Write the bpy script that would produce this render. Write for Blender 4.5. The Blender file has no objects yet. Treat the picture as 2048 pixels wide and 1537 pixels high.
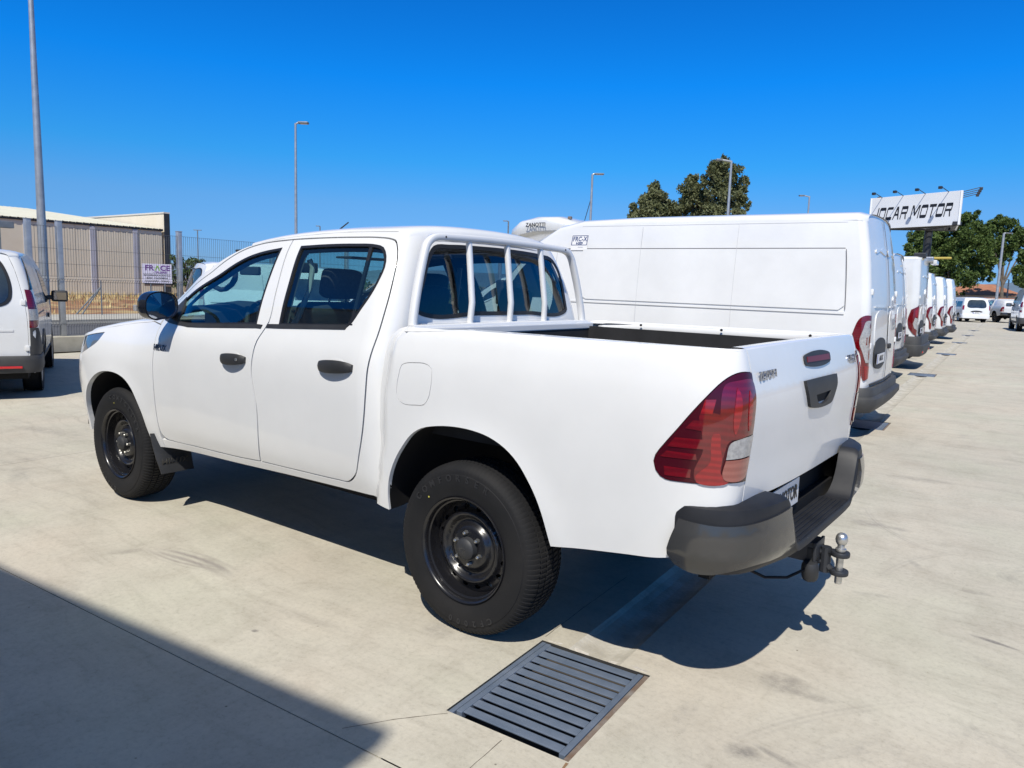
import bpy, bmesh, math, random, bisect
from mathutils import Vector, Matrix, geometry as G, noise as NZ
R = math.radians
PI = math.pi
scene = bpy.context.scene
COL = scene.collection
random.seed(7)

# ------------------------------------------------------------------ camera
CAM = Vector((-2.0194, 3.2744, 1.5256))
yaw, pitch, roll = -0.930, 0.1291, 0.0326
cam_d = bpy.data.cameras.new('camera'); cam = bpy.data.objects.new('camera', cam_d); COL.objects.link(cam)
cf = Vector((math.cos(yaw)*math.cos(pitch), math.sin(yaw)*math.cos(pitch), -math.sin(pitch)))
cr0 = Vector((math.sin(yaw), -math.cos(yaw), 0)); cu0 = cr0.cross(cf)
cr = cr0*math.cos(roll)+cu0*math.sin(roll); cu = -cr0*math.sin(roll)+cu0*math.cos(roll)
cam.matrix_world = Matrix(((cr.x, cu.x, -cf.x, CAM.x), (cr.y, cu.y, -cf.y, CAM.y), (cr.z, cu.z, -cf.z, CAM.z), (0, 0, 0, 1)))
cam_d.sensor_width = 36.0; cam_d.sensor_fit = 'HORIZONTAL'; cam_d.lens = 1491.1/2048*36.0
cam_d.clip_start = .05; cam_d.clip_end = 6000
scene.camera = cam
scene.render.resolution_x = 1024; scene.render.resolution_y = 768

# ------------------------------------------------------------------ sky and sun
SUN_TO = Vector((-.30, .70, 1.0)).normalized()          # towards the sun
world = bpy.data.worlds.new('World'); scene.world = world; world.use_nodes = True
wn = world.node_tree.nodes; wl = world.node_tree.links; wn.clear()
sky = wn.new('ShaderNodeTexSky'); sky.sky_type = 'NISHITA'; sky.sun_disc = False
sky.sun_elevation = math.asin(SUN_TO.z); sky.sun_rotation = math.atan2(SUN_TO.x, SUN_TO.y)
sky.altitude = 300; sky.air_density = 1.0; sky.dust_density = 0.15; sky.ozone_density = 4.0
# deep azure low in the sky, the plain clear-sky colour higher up
wt = wn.new('ShaderNodeTexCoord'); wx = wn.new('ShaderNodeSeparateXYZ'); wr = wn.new('ShaderNodeValToRGB')
wl.new(wt.outputs['Generated'], wx.inputs[0]); wl.new(wx.outputs['Z'], wr.inputs[0])
K22 = 2.2; stops = [(.0, (.33, .60, 1.26)), (.045, (.34, .66, 1.26)), (.10, (.36, .77, 1.27)), (.155, (.16, .88, 1.48)), (.25, (.035, .90, 1.86)), (.37, (.03, .76, 1.70)), (.52, (.45, .88, 1.30)), (.78, (.98, 1.0, .98))]
while len(wr.color_ramp.elements) < len(stops): wr.color_ramp.elements.new(.5)
for e_, (p_, c_) in zip(wr.color_ramp.elements, stops): e_.position = p_; e_.color = (c_[0]/K22, c_[1]/K22, c_[2]/K22, 1)
wm = wn.new('ShaderNodeVectorMath'); wm.operation = 'MULTIPLY'; ws = wn.new('ShaderNodeVectorMath'); ws.operation = 'SCALE'; ws.inputs['Scale'].default_value = K22
bg = wn.new('ShaderNodeBackground'); bg.inputs['Strength'].default_value = 0.088
wo = wn.new('ShaderNodeOutputWorld')
wl.new(sky.outputs[0], wm.inputs[0]); wl.new(wr.outputs[0], wm.inputs[1]); wl.new(wm.outputs[0], ws.inputs[0]); wl.new(ws.outputs[0], bg.inputs[0]); wl.new(bg.outputs[0], wo.inputs[0])
sd = bpy.data.lights.new('sun', 'SUN'); sun = bpy.data.objects.new('sun', sd); COL.objects.link(sun)
sd.energy = 5.0; sd.angle = R(.53); sd.color = (1.0, .95, .86)
sun.rotation_euler = SUN_TO.to_track_quat('Z', 'Y').to_euler()
sun.location = (0, 0, 30)
scene.view_settings.view_transform = 'Standard'; scene.view_settings.look = 'None'
scene.view_settings.exposure = 0.04; scene.view_settings.gamma = 1.0; scene.view_settings.use_curve_mapping = False
scene.cycles.max_bounces = 10; scene.cycles.transparent_max_bounces = 16

# ------------------------------------------------------------------ materials
MATS = {}
def mat(name, col=(.5, .5, .5), rough=.5, metal=0., coat=0., spec=.5, **k):
    if name in MATS: return MATS[name]
    m = bpy.data.materials.new(name); m.use_nodes = True
    b = m.node_tree.nodes['Principled BSDF']
    b.inputs['Base Color'].default_value = (*col, 1); b.inputs['Roughness'].default_value = rough
    b.inputs['Metallic'].default_value = metal; b.inputs['Coat Weight'].default_value = coat
    b.inputs['Coat Roughness'].default_value = k.get('crough', .03)
    b.inputs['Specular IOR Level'].default_value = spec
    MATS[name] = m; return m
def nodes(m): return m.node_tree.nodes, m.node_tree.links, m.node_tree.nodes['Principled BSDF']
def ramp(ns, stops):
    r = ns.new('ShaderNodeValToRGB'); e = r.color_ramp.elements
    while len(e) < len(stops): e.new(.5)
    for q, (p, c) in zip(e, stops): q.position = p; q.color = (*c, 1) if len(c) == 3 else c
    return r
def noise_tex(ns, ls, vec, scale, detail=5, rough=.55, dist=0.):
    n = ns.new('ShaderNodeTexNoise'); n.inputs['Scale'].default_value = scale; n.inputs['Detail'].default_value = detail
    n.inputs['Roughness'].default_value = rough; n.inputs['Distortion'].default_value = dist
    if vec is not None: ls.new(vec, n.inputs['Vector'])
    return n
def mapping(ns, ls, scale=(1, 1, 1), rot=(0, 0, 0), loc=(0, 0, 0), kind='Object'):
    t = ns.new('ShaderNodeTexCoord'); mp = ns.new('ShaderNodeMapping')
    mp.inputs['Scale'].default_value = scale; mp.inputs['Rotation'].default_value = rot; mp.inputs['Location'].default_value = loc
    ls.new(t.outputs[kind], mp.inputs[0]); return mp.outputs[0]
def mixc(ns, ls, fac, a, b, blend='MIX'):
    x = ns.new('ShaderNodeMix'); x.data_type = 'RGBA'; x.blend_type = blend
    for s, v in ((x.inputs[0], fac), (x.inputs[6], a), (x.inputs[7], b)):
        if hasattr(v, 'links') or hasattr(v, 'is_linked'): ls.new(v, s)
        else: s.default_value = v if isinstance(v, (int, float)) else (*v, 1)
    return x.outputs[2]
def bump(ns, ls, b, h, strength=.3, dist=.01):
    n = ns.new('ShaderNodeBump'); n.inputs['Strength'].default_value = strength; n.inputs['Distance'].default_value = dist
    ls.new(h, n.inputs['Height']); ls.new(n.outputs[0], b.inputs['Normal'])
def varied(name, c1, c2, scale, rough=.5, metal=0., coat=0., spec=.5, bstr=0., bscale=None, bdist=.002, detail=6):
    if name in MATS: return MATS[name]
    m = mat(name, c1, rough, metal, coat, spec); ns, ls, b = nodes(m)
    v = mapping(ns, ls); n = noise_tex(ns, ls, v, scale, detail)
    r = ramp(ns, [(.3, c1), (.7, c2)]); ls.new(n.outputs[0], r.inputs[0]); ls.new(r.outputs[0], b.inputs['Base Color'])
    if bstr:
        n2 = noise_tex(ns, ls, v, bscale or scale*6, 4); bump(ns, ls, b, n2.outputs[0], bstr, bdist)
    return m

def paint(name, col, dust=.06):
    if name in MATS: return MATS[name]
    m = mat(name, col, .42, 0, .85, .4, crough=.035); ns, ls, b = nodes(m)
    v = mapping(ns, ls); n = noise_tex(ns, ls, v, 1.7, 6, .6)
    r = ramp(ns, [(.35, tuple(c*(1-dust) for c in col)), (.65, col)]); ls.new(n.outputs[0], r.inputs[0]); ls.new(r.outputs[0], b.inputs['Base Color'])
    n2 = noise_tex(ns, ls, v, 2.3, 2, .4)
    cb = ns.new('ShaderNodeBump'); cb.inputs['Strength'].default_value = .05; cb.inputs['Distance'].default_value = .02
    ls.new(n2.outputs[0], cb.inputs['Height']); ls.new(cb.outputs[0], b.inputs['Coat Normal'])
    n3 = noise_tex(ns, ls, v, 6, 6, .65); mr = ns.new('ShaderNodeMapRange'); mr.inputs[1].default_value = .4; mr.inputs[2].default_value = .75; mr.inputs[3].default_value = .03; mr.inputs[4].default_value = .14
    ls.new(n3.outputs[0], mr.inputs[0]); ls.new(mr.outputs[0], b.inputs['Coat Roughness'])
    return m
WHITE = paint('white_paint', (.74, .745, .745))
VANWHITE = paint('van_white_paint', (.73, .74, .745), .08)
VANWHITE2 = paint('older_van_white_paint', (.69, .70, .695), .14)
SILVER = paint('silver_white_paint', (.60, .61, .62), .08)
BLACKP = varied('black_textured_plastic', (.018, .019, .021), (.03, .031, .034), 9, .55, bstr=.25, bscale=420, bdist=.0006)
BLACKG = mat('black_gloss_plastic', (.012, .012, .014), .12, spec=.6)
BUMPG = varied('dark_grey_satin_plastic', (.034, .034, .034), (.046, .045, .044), 6, .20, coat=.35, spec=.6)
BUMPK = varied('charcoal_plastic', (.012, .013, .016), (.022, .023, .027), 7, .52, spec=.3, bstr=.2, bscale=300, bdist=.0006)
VANBUMP = varied('weathered_bumper_plastic', (.028, .028, .030), (.060, .060, .059), 3, .62, bstr=.2, bscale=200, bdist=.001)
RUBBER = varied('tyre_rubber', (.009, .0095, .011), (.017, .0165, .017), 5, .74, spec=.25, bstr=.15, bscale=160, bdist=.0008)
RUBTXT = mat('tyre_lettering', (.020, .020, .022), .5)
SEAL = mat('window_rubber', (.012, .012, .013), .45)
WHEELK = mat('black_steel_wheel', (.010, .010, .012), .27, coat=.25, spec=.5)
HUBCAP = varied('grey_wheel_trim', (.28, .29, .30), (.38, .39, .40), 9, .38, metal=.5)
CHROME = mat('chrome', (.62, .63, .65), .12, metal=1.)
BADGE = mat('badge_chrome', (.42, .45, .52), .16, metal=1.)
STEEL = varied('satin_steel', (.48, .48, .47), (.62, .62, .61), 30, .32, metal=.85)
NUT = mat('zinc_nut', (.55, .54, .5), .3, metal=.9)
DARK = mat('underbody_black', (.010, .010, .011), .75, spec=.2)
LINER = varied('bed_liner_black', (.012, .012, .013), (.022, .022, .024), 8, .7, bstr=.3, bscale=200)
CABIN = varied('cabin_trim_dark', (.022, .024, .028), (.034, .036, .04), 12, .75)
SEATF = varied('seat_fabric_dark', (.028, .030, .036), (.045, .048, .056), 60, .9, bstr=.2, bscale=500, bdist=.001)
GRIP = mat('cabin_trim_light', (.42, .41, .38), .6)
PLATEW = mat('number_plate_white', (.72, .72, .72), .35)
INKK = mat('ink_black', (.012, .012, .015), .5)
INKB = mat('ink_navy', (.02, .05, .17), .5)
INKV = mat('ink_violet', (.13, .035, .22), .5)
INKG = mat('ink_green', (.22, .42, .06), .5)
GALV = varied('galvanised_steel', (.33, .35, .37), (.46, .48, .50), 6, .48, metal=.55)
GALVD = varied('dull_galvanised_steel', (.16, .18, .20), (.25, .27, .29), 8, .55, metal=.4)
DARKST = varied('dark_painted_steel', (.018, .020, .024), (.03, .032, .038), 3, .5)

def glass(name, tint, refl=1.0):
    if name in MATS: return MATS[name]
    m = bpy.data.materials.new(name); m.use_nodes = True; ns = m.node_tree.nodes; ls = m.node_tree.links; ns.clear()
    o = ns.new('ShaderNodeOutputMaterial'); mx = ns.new('ShaderNodeMixShader'); tr = ns.new('ShaderNodeBsdfTransparent'); gl = ns.new('ShaderNodeBsdfGlossy')
    fr = ns.new('ShaderNodeFresnel'); fr.inputs['IOR'].default_value = 1.5
    ge = ns.new('ShaderNodeNewGeometry'); mi_ = ns.new('ShaderNodeMapRange'); mi_.inputs[3].default_value = 1.5; mi_.inputs[4].default_value = 1/1.5
    ls.new(ge.outputs['Backfacing'], mi_.inputs[0]); ls.new(mi_.outputs[0], fr.inputs['IOR'])
    ml = ns.new('ShaderNodeMath'); ml.operation = 'MULTIPLY'; ml.inputs[1].default_value = refl
    tr.inputs[0].default_value = (*tint, 1); gl.inputs['Roughness'].default_value = .01; gl.inputs[0].default_value = (1, 1, 1, 1)
    ls.new(fr.outputs[0], ml.inputs[0]); ls.new(ml.outputs[0], mx.inputs[0]); ls.new(tr.outputs[0], mx.inputs[1]); ls.new(gl.outputs[0], mx.inputs[2]); ls.new(mx.outputs[0], o.inputs[0])
    MATS[name] = m; return m
GLASS = glass('tinted_window_glass', (.60, .83, .82), 1.5)
GLASSD = glass('rear_window_glass', (.42, .47, .50), 1.5)
GLASSP = glass('privacy_window_glass', (.16, .19, .21), 1.4)
MIRROR = mat('mirror_glass', (.42, .44, .47), .03, metal=1.)

def lens(name, c1, c2, scale, rough=.08):
    m = mat(name, c1, rough, 0, 1., .6, crough=.01); ns, ls, b = nodes(m)
    v = mapping(ns, ls, scale); w = ns.new('ShaderNodeTexWave'); w.inputs['Scale'].default_value = 1.0; w.inputs['Distortion'].default_value = 3.5; w.inputs['Detail'].default_value = 3; w.bands_direction = 'Z'
    ls.new(v, w.inputs[0]); r = ramp(ns, [(.2, c1), (.9, c2)]); ls.new(w.outputs[0], r.inputs[0]); ls.new(r.outputs[0], b.inputs['Base Color'])
    return m
LRED = lens('red_lens', (.11, .0015, .005), (.15, .002, .006), (7, 7, 12))
LREDB = lens('bright_red_lens', (.20, .002, .006), (.29, .004, .008), (9, 9, 14))
LREDD = mat('dark_red_lens', (.050, .002, .007), .22, coat=.15, spec=.4, crough=.05)
LCLR = varied('clear_lens', (.24, .24, .25), (.42, .42, .42), 60, .10, coat=1.)
LAMB = lens('pale_amber_lens', (.26, .075, .06), (.31, .10, .08), (8, 8, 12), .08)
def LENS_shell(): return glass('lamp_cover', (.93, .80, .80), 1.2)

# ------------------------------------------------------------------ mesh helpers
def tag(o, label=None, cat=None, group=None, kind=None):
    if label: o['label'] = label
    if cat: o['category'] = cat
    if group: o['group'] = group
    if kind: o['kind'] = kind
    return o
def thing(name, label, cat, loc=(0, 0, 0), rz=0., group=None):
    o = bpy.data.objects.new(name, None); COL.objects.link(o); o.empty_display_size = .2
    o.location = loc; o.rotation_euler = (0, 0, rz); return tag(o, label, cat, group)
def link(name, me, parent=None):
    o = bpy.data.objects.new(name, me); COL.objects.link(o)
    if parent is not None: o.parent = parent
    return o
def mesh(name, V, F, m, parent=None, smooth=False, normals=None, mi=None, loopn=None):
    me = bpy.data.meshes.new(name); me.from_pydata([tuple(v) for v in V], [], F)
    for q in (m if isinstance(m, (list, tuple)) else [m]): me.materials.append(q)
    if mi:
        for p, i in zip(me.polygons, mi): p.material_index = i
    if smooth is True or normals is not None or loopn is not None:
        for p in me.polygons: p.use_smooth = True
    if loopn is not None:
        assert len(loopn) == len(me.loops), (name, len(loopn), len(me.loops), sum(len(f) for f in F))
        if loopn: me.normals_split_custom_set([tuple(q) for q in loopn])
        else: print('EMPTY', name)
    elif normals is not None: me.normals_split_custom_set_from_vertices(normals)
    me.update(); return link(name, me, parent)
def copy_tree(o, parent=None):
    c = o.copy(); COL.objects.link(c); c.parent = parent
    for ch in o.children: copy_tree(ch, c)
    return c
class MB:
    """collects shapes and links them as one mesh object"""
    def __init__(s): s.V = []; s.F = []
    def add(s, V, F):
        n = len(s.V); s.V += [tuple(v) for v in V]; s.F += [tuple(i+n for i in f) for f in F]; return s
    def box(s, x0, x1, y0, y1, z0, z1, M=None):
        V = [Vector(v) for v in ((x0,y0,z0),(x1,y0,z0),(x1,y1,z0),(x0,y1,z0),(x0,y0,z1),(x1,y0,z1),(x1,y1,z1),(x0,y1,z1))]
        if M: V = [M @ v for v in V]
        return s.add(V, [(0,3,2,1),(4,5,6,7),(0,1,5,4),(1,2,6,5),(2,3,7,6),(3,0,4,7)])
    def tube(s, pts, r, n=10, cap=True, r2=None, ry=None):
        pts = [Vector(p) for p in pts]; m = len(pts); rings = []
        t0 = (pts[1]-pts[0]).normalized(); a = Vector((0, 0, 1)) if abs(t0.z) < .9 else Vector((1, 0, 0))
        u = t0.cross(a).normalized()
        for i, p in enumerate(pts):
            t = ((pts[min(i+1, m-1)]-pts[max(i-1, 0)])).normalized()
            u = (u-t*u.dot(t)).normalized(); w = t.cross(u)
            rr = r if r2 is None else r+(r2-r)*i/(m-1)
            if isinstance(r, (list, tuple)): rr = r[i]
            q = rr if ry is None else ry
            rings.append([p+u*(rr*math.cos(2*PI*k/n))+w*(q*math.sin(2*PI*k/n)) for k in range(n)])
        V = [v for rg in rings for v in rg]; F = []
        for i in range(m-1):
            for k in range(n): F.append((i*n+k, i*n+(k+1) % n, (i+1)*n+(k+1) % n, (i+1)*n+k))
        if cap: F += [tuple(range(n))[::-1], tuple((m-1)*n+k for k in range(n))]
        return s.add(V, F)
    def lathe(s, prof, n=48, M=None, close=False):
        """prof: (r, h) revolved about local y; h along +y"""
        V = []; m = len(prof)
        for k in range(n):
            a = 2*PI*k/n; c, q = math.cos(a), math.sin(a)
            for r, h in prof: V.append(Vector((r*c, h, r*q)))
        if M: V = [M @ v for v in V]
        F = []
        for k in range(n):
            k2 = (k+1) % n
            for i in range(m-1): F.append((k*m+i, k*m+i+1, k2*m+i+1, k2*m+i))
        return s.add(V, F)
    def build(s, name, m, parent=None, smooth=None, angle=35):
        me = bpy.data.meshes.new(name); me.from_pydata(s.V, [], s.F); me.materials.append(m)
        me.validate()
        bm = bmesh.new(); bm.from_mesh(me); bmesh.ops.recalc_face_normals(bm, faces=bm.faces)
        if smooth:
            for f in bm.faces: f.smooth = True
            for e in bm.edges:
                if len(e.link_faces) == 2 and e.calc_face_angle(0) > R(angle): e.smooth = False
        bm.to_mesh(me); bm.free(); me.update()
        return link(name, me, parent)
def bevel_box(x0, x1, y0, y1, z0, z1, b=.01, seg=2, M=None):
    bm = bmesh.new(); bmesh.ops.create_cube(bm, size=1)
    for v in bm.verts: v.co = Vector(((x0+x1)/2+v.co.x*(x1-x0), (y0+y1)/2+v.co.y*(y1-y0), (z0+z1)/2+v.co.z*(z1-z0)))
    bmesh.ops.bevel(bm, geom=bm.edges[:], offset=b, segments=seg, affect='EDGES', profile=.6)
    if M: bmesh.ops.transform(bm, matrix=M, verts=bm.verts)
    bm.verts.index_update(); V = [v.co.copy() for v in bm.verts]; F = [tuple(v.index for v in f.verts) for f in bm.faces]; bm.free()
    return V, F
def rot_to(d, up=Vector((0, 0, 1))):
    d = Vector(d).normalized(); return d.to_track_quat('Y', 'Z').to_matrix().to_4x4()

def tab(T, x):
    n = len(T)
    if x <= T[0][0]: return T[0][1]+(x-T[0][0])*(T[1][1]-T[0][1])/(T[1][0]-T[0][0])
    if x >= T[-1][0]: return T[-1][1]+(x-T[-1][0])*(T[-1][1]-T[-2][1])/(T[-1][0]-T[-2][0])
    i = 0
    while T[i+1][0] < x: i += 1
    x0, y0 = T[i]; x1, y1 = T[i+1]; h = x1-x0; t = (x-x0)/h
    def sl(k):
        if k == 0: return (T[1][1]-T[0][1])/(T[1][0]-T[0][0])
        if k == n-1: return (T[-1][1]-T[-2][1])/(T[-1][0]-T[-2][0])
        return (T[k+1][1]-T[k-1][1])/(T[k+1][0]-T[k-1][0])
    m0, m1 = sl(i)*h, sl(i+1)*h; t2 = t*t; t3 = t2*t
    return (2*t3-3*t2+1)*y0+(t3-2*t2+t)*m0+(-2*t3+3*t2)*y1+(t3-t2)*m1
def sm(a, b, x):
    t = max(0, min(1, (x-a)/(b-a))); return t*t*(3-2*t)
def plan(n, L, Wd, N=60):
    P = [(0, 0)]
    for i in range(1, N+1):
        a = i/N*PI/2; P.append((L*math.sin(a)**(2/n), Wd*(1-math.cos(a)**(2/n)) if i < N else Wd))
    S = [0]
    for i in range(N): S.append(S[-1]+math.hypot(P[i+1][0]-P[i][0], P[i+1][1]-P[i][1]))
    return P, S
def pl(PS, s):
    P, S = PS
    if s <= 0: return 0., 0.
    if s >= S[-1]: return P[-1]
    i = bisect.bisect_right(S, s)-1; t = (s-S[i])/(S[i+1]-S[i])
    return P[i][0]+(P[i+1][0]-P[i][0])*t, P[i][1]+(P[i+1][1]-P[i][1])*t

# ---- panels: a 2D outline laid on a curved surface, with real edges
def dens(pts, step=.03, closed=True):
    """catmull-rom through the points; a third value of 1 marks a corner"""
    n = len(pts); out = []
    rng = range(n if closed else n-1)
    for i in rng:
        p1 = pts[i]; p2 = pts[(i+1) % n]; p0 = pts[(i-1) % n] if (closed or i) else p1; p3 = pts[(i+2) % n] if (closed or i+2 < n) else p2
        c1 = len(p1) > 2; c2 = len(p2) > 2
        d = math.hypot(p2[0]-p1[0], p2[1]-p1[1]); k = max(1, round(d/step))
        def tan(a, b, c, corner, other):
            if corner: return (other[0]-b[0], other[1]-b[1]) if other is c else (b[0]-other[0], b[1]-other[1])
            d1 = math.hypot(b[0]-a[0], b[1]-a[1])+1e-9; d2 = math.hypot(c[0]-b[0], c[1]-b[1])+1e-9
            tx = ((b[0]-a[0])/d1+(c[0]-b[0])/d2)/2; ty = ((b[1]-a[1])/d1+(c[1]-b[1])/d2)/2
            return (tx*d, ty*d)
        m1 = tan(p0, p1, p2, c1, p2); m2 = tan(p1, p2, p3, c2, p1)
        for j in range(k):
            t = j/k; t2 = t*t; t3 = t2*t; a = 2*t3-3*t2+1; b = t3-2*t2+t; c = -2*t3+3*t2; e = t3-t2
            out.append((a*p1[0]+b*m1[0]+c*p2[0]+e*m2[0], a*p1[1]+b*m1[1]+c*p2[1]+e*m2[1]))
    if not closed: out.append((pts[-1][0], pts[-1][1]))
    return out
def area2(P): return sum(P[i-1][0]*P[i][1]-P[i][0]*P[i-1][1] for i in range(len(P)))/2
def inset(P, d):
    """moves a closed outline inwards by d (outwards when negative)"""
    if area2(P) < 0: P = P[::-1]
    n = len(P); out = []
    for i in range(n):
        a, b, c = P[i-1], P[i], P[(i+1) % n]
        e1 = Vector((b[0]-a[0], b[1]-a[1])); e2 = Vector((c[0]-b[0], c[1]-b[1]))
        if e1.length < 1e-9 or e2.length < 1e-9: out.append(b[:2]); continue
        e1.normalize(); e2.normalize(); n1 = Vector((-e1.y, e1.x)); n2 = Vector((-e2.y, e2.x)); m = n1+n2
        if m.length < 1e-6: m = n1
        m.normalize(); k = d/max(.5, m.dot(n1)); out.append((b[0]+m.x*k, b[1]+m.y*k))
    return out
def inpoly(P, x, y):
    c = False; n = len(P); j = n-1
    for i in range(n):
        xi, yi = P[i][0], P[i][1]; xj, yj = P[j][0], P[j][1]
        if (yi > y) != (yj > y) and x < (xj-xi)*(y-yi)/(yj-yi)+xi: c = not c
        j = i
    return c
def seg_near(P, x, y, d):
    n = len(P)
    for i in range(n):
        ax, ay = P[i-1][0], P[i-1][1]; bx, by = P[i][0]-ax, P[i][1]-ay
        L = bx*bx+by*by; t = 0 if L < 1e-12 else max(0, min(1, ((x-ax)*bx+(y-ay)*by)/L))
        if (ax+bx*t-x)**2+(ay+by*t-y)**2 < d*d: return True
    return False
def tri2(outer, holes=(), step=.04):
    loops = [list(outer)]+[list(h) for h in holes]
    co = []; ed = []; idx = []
    for L in loops:
        b = len(co); co += [Vector((p[0], p[1])) for p in L]; n = len(L); ed += [(b+i, b+(i+1) % n) for i in range(n)]; idx.append(list(range(b, b+n)))
    nb = len(co)
    xs = [p[0] for p in outer]; ys = [p[1] for p in outer]
    if step:
        x = min(xs)+step/2; row = 0
        while x < max(xs):
            y = min(ys)+step*(.25 if row % 2 else .75)
            while y < max(ys):
                if inpoly(outer, x, y) and not any(inpoly(h, x, y) for h in holes) and not any(seg_near(L, x, y, step*.45) for L in loops): co.append(Vector((x, y)))
                y += step
            x += step; row += 1
    r = G.delaunay_2d_cdt(co, ed, [], 0, 1e-7)
    vo = [(v.x, v.y) for v in r[0]]; fs = []
    for f in r[2]:
        cx = sum(vo[i][0] for i in f)/3; cy = sum(vo[i][1] for i in f)/3
        if inpoly(outer, cx, cy) and not any(inpoly(h, cx, cy) for h in holes): fs.append(tuple(f))
    # boundary loops in output indices
    m = {}
    for k, src in enumerate(r[3]):
        for s_ in src: m[s_] = k
    lp = [[m.get(i, 0) for i in L] for L in idx]
    return vo, fs, lp
def snorm(S, a, b, sg, h=.004):
    p = Vector(S(a+h, b))-Vector(S(a-h, b)); q = Vector(S(a, b+h))-Vector(S(a, b-h))
    n = q.cross(p)
    if n.length < 1e-12: return Vector((0, 1, 0))
    return n.normalized()*sg
def panel(name, S, outer, holes, m, parent, step=.04, off=0., thick=.014, sg=1, mir=False, edge=.0025, dn=None, back=False):
    """one body panel: front face, rolled edge and a return that goes in by 'thick'"""
    if dn:
        outer = dens(outer, dn); holes = [dens(h, dn) for h in holes]
    vo, fs, lp = tri2(outer, holes, step)
    V = []; N = []
    for a, b in vo:
        n = snorm(S, a, b, sg); V.append(Vector(S(a, b))+n*off); N.append(n)
    F = []; LN = []
    for f in fs:
        i, j, k = f; g = (V[j]-V[i]).cross(V[k]-V[i])
        if g.dot(N[i]) < 0: f = (i, k, j)
        F.append(f); LN += [N[q] for q in f]
    if thick:
        for li, L in enumerate(lp):
            A = area2([vo[q] for q in L]); n = len(L)
            for i in range(n):
                a, b = L[i], L[(i+1) % n]
                if a == b: continue
                ax, ay = vo[a]; bx, by = vo[b]; dx, dy = bx-ax, by-ay
                ox, oy = (dy, -dx) if A > 0 else (-dy, dx)      # away from the sheet
                if li: ox, oy = -ox, -oy
                h = .002/(math.hypot(ox, oy)+1e-12); W = Vector(S(ax+ox*h, ay+oy*h))-Vector(S(ax, ay))
                p, q = V[a].copy(), V[b].copy(); r, t = q-N[b]*thick, p-N[a]*thick; g = (q-p).cross(r-p)
                if g.length < 1e-14: continue
                f = [p, q, r, t] if g.dot(W) >= 0 else [t, r, q, p]; g = g.normalized()*(1 if g.dot(W) >= 0 else -1)
                k = len(V); V += f; F.append((k, k+1, k+2, k+3)); LN += [g]*4
    if mir:
        V = [Vector((v.x, -v.y, v.z)) for v in V]; nF = []; nL = []; p = 0
        for f in F:
            nF.append(tuple(reversed(f))); s_ = LN[p:p+len(f)]; nL += [Vector((q.x, -q.y, q.z)) for q in reversed(s_)]; p += len(f)
        F, LN = nF, nL
    return mesh(name, V, F, m, parent, loopn=LN)
def ringskin(name, E, m, parent, ncross=22, n=2.4, crown=None, bow=None, trim=0., thick=None, flat=False):
    """skin across the vehicle between the left edge polyline E and its mirror image; crown and bow per point"""
    V = []; F = []; K = len(E)
    for i, (x, y, z) in enumerate(E):
        c = crown[i] if isinstance(crown, (list, tuple)) else crown or 0.
        b = bow[i] if isinstance(bow, (list, tuple)) else bow or 0.
        for k in range(ncross+1):
            th = PI*k/ncross; cs = math.cos(th); s_ = max(0., math.sin(th))
            yy = math.copysign(abs(cs)**(2/n), cs); ss = s_**(2/n)
            if trim: yy *= (1-trim/max(y, .1))
            V.append((x+b*(1-yy*yy), y*yy, z+c*ss))
    for i in range(K-1):
        for k in range(ncross): a = i*(ncross+1)+k; F.append((a, a+1, a+ncross+2, a+ncross+1))
    o = mesh(name, V, F, m, parent)
    bm = bmesh.new(); bm.from_mesh(o.data); bmesh.ops.recalc_face_normals(bm, faces=bm.faces)
    # outwards means upwards for these skins
    s_ = sum(f.normal.z*f.calc_area() for f in bm.faces)+sum(f.normal.x*f.calc_area() for f in bm.faces)*.5
    if s_ < 0: bmesh.ops.reverse_faces(bm, faces=bm.faces)
    for f in bm.faces: f.smooth = not flat
    bm.to_mesh(o.data); bm.free(); return o
def text_mesh(name, s, size, m, parent, M, depth=.002, shear=0., bold=0., align='CENTER', space=1.0, xs=1.0):
    c = bpy.data.curves.new(name, 'FONT'); c.body = s; c.size = size; c.extrude = depth; c.shear = shear; c.offset = bold
    c.align_x = align; c.align_y = 'CENTER'; c.space_character = space; c.resolution_u = 3
    t = bpy.data.objects.new(name, c); COL.objects.link(t)
    me = bpy.data.meshes.new_from_object(t); bpy.data.objects.remove(t); bpy.data.curves.remove(c)
    me.transform(Matrix.Diagonal((xs, 1, 1, 1))); me.transform(M); me.materials.clear(); me.materials.append(m); me.name = name
    return link(name, me, parent)
def frame(o, right, up):
    """matrix whose local x runs along right and local y along up"""
    r = Vector(right).normalized(); u = Vector(up); u = (u-r*u.dot(r)).normalized(); n = r.cross(u)
    return Matrix(((r.x, u.x, n.x, o[0]), (r.y, u.y, n.y, o[1]), (r.z, u.z, n.z, o[2]), (0, 0, 0, 1)))
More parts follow.
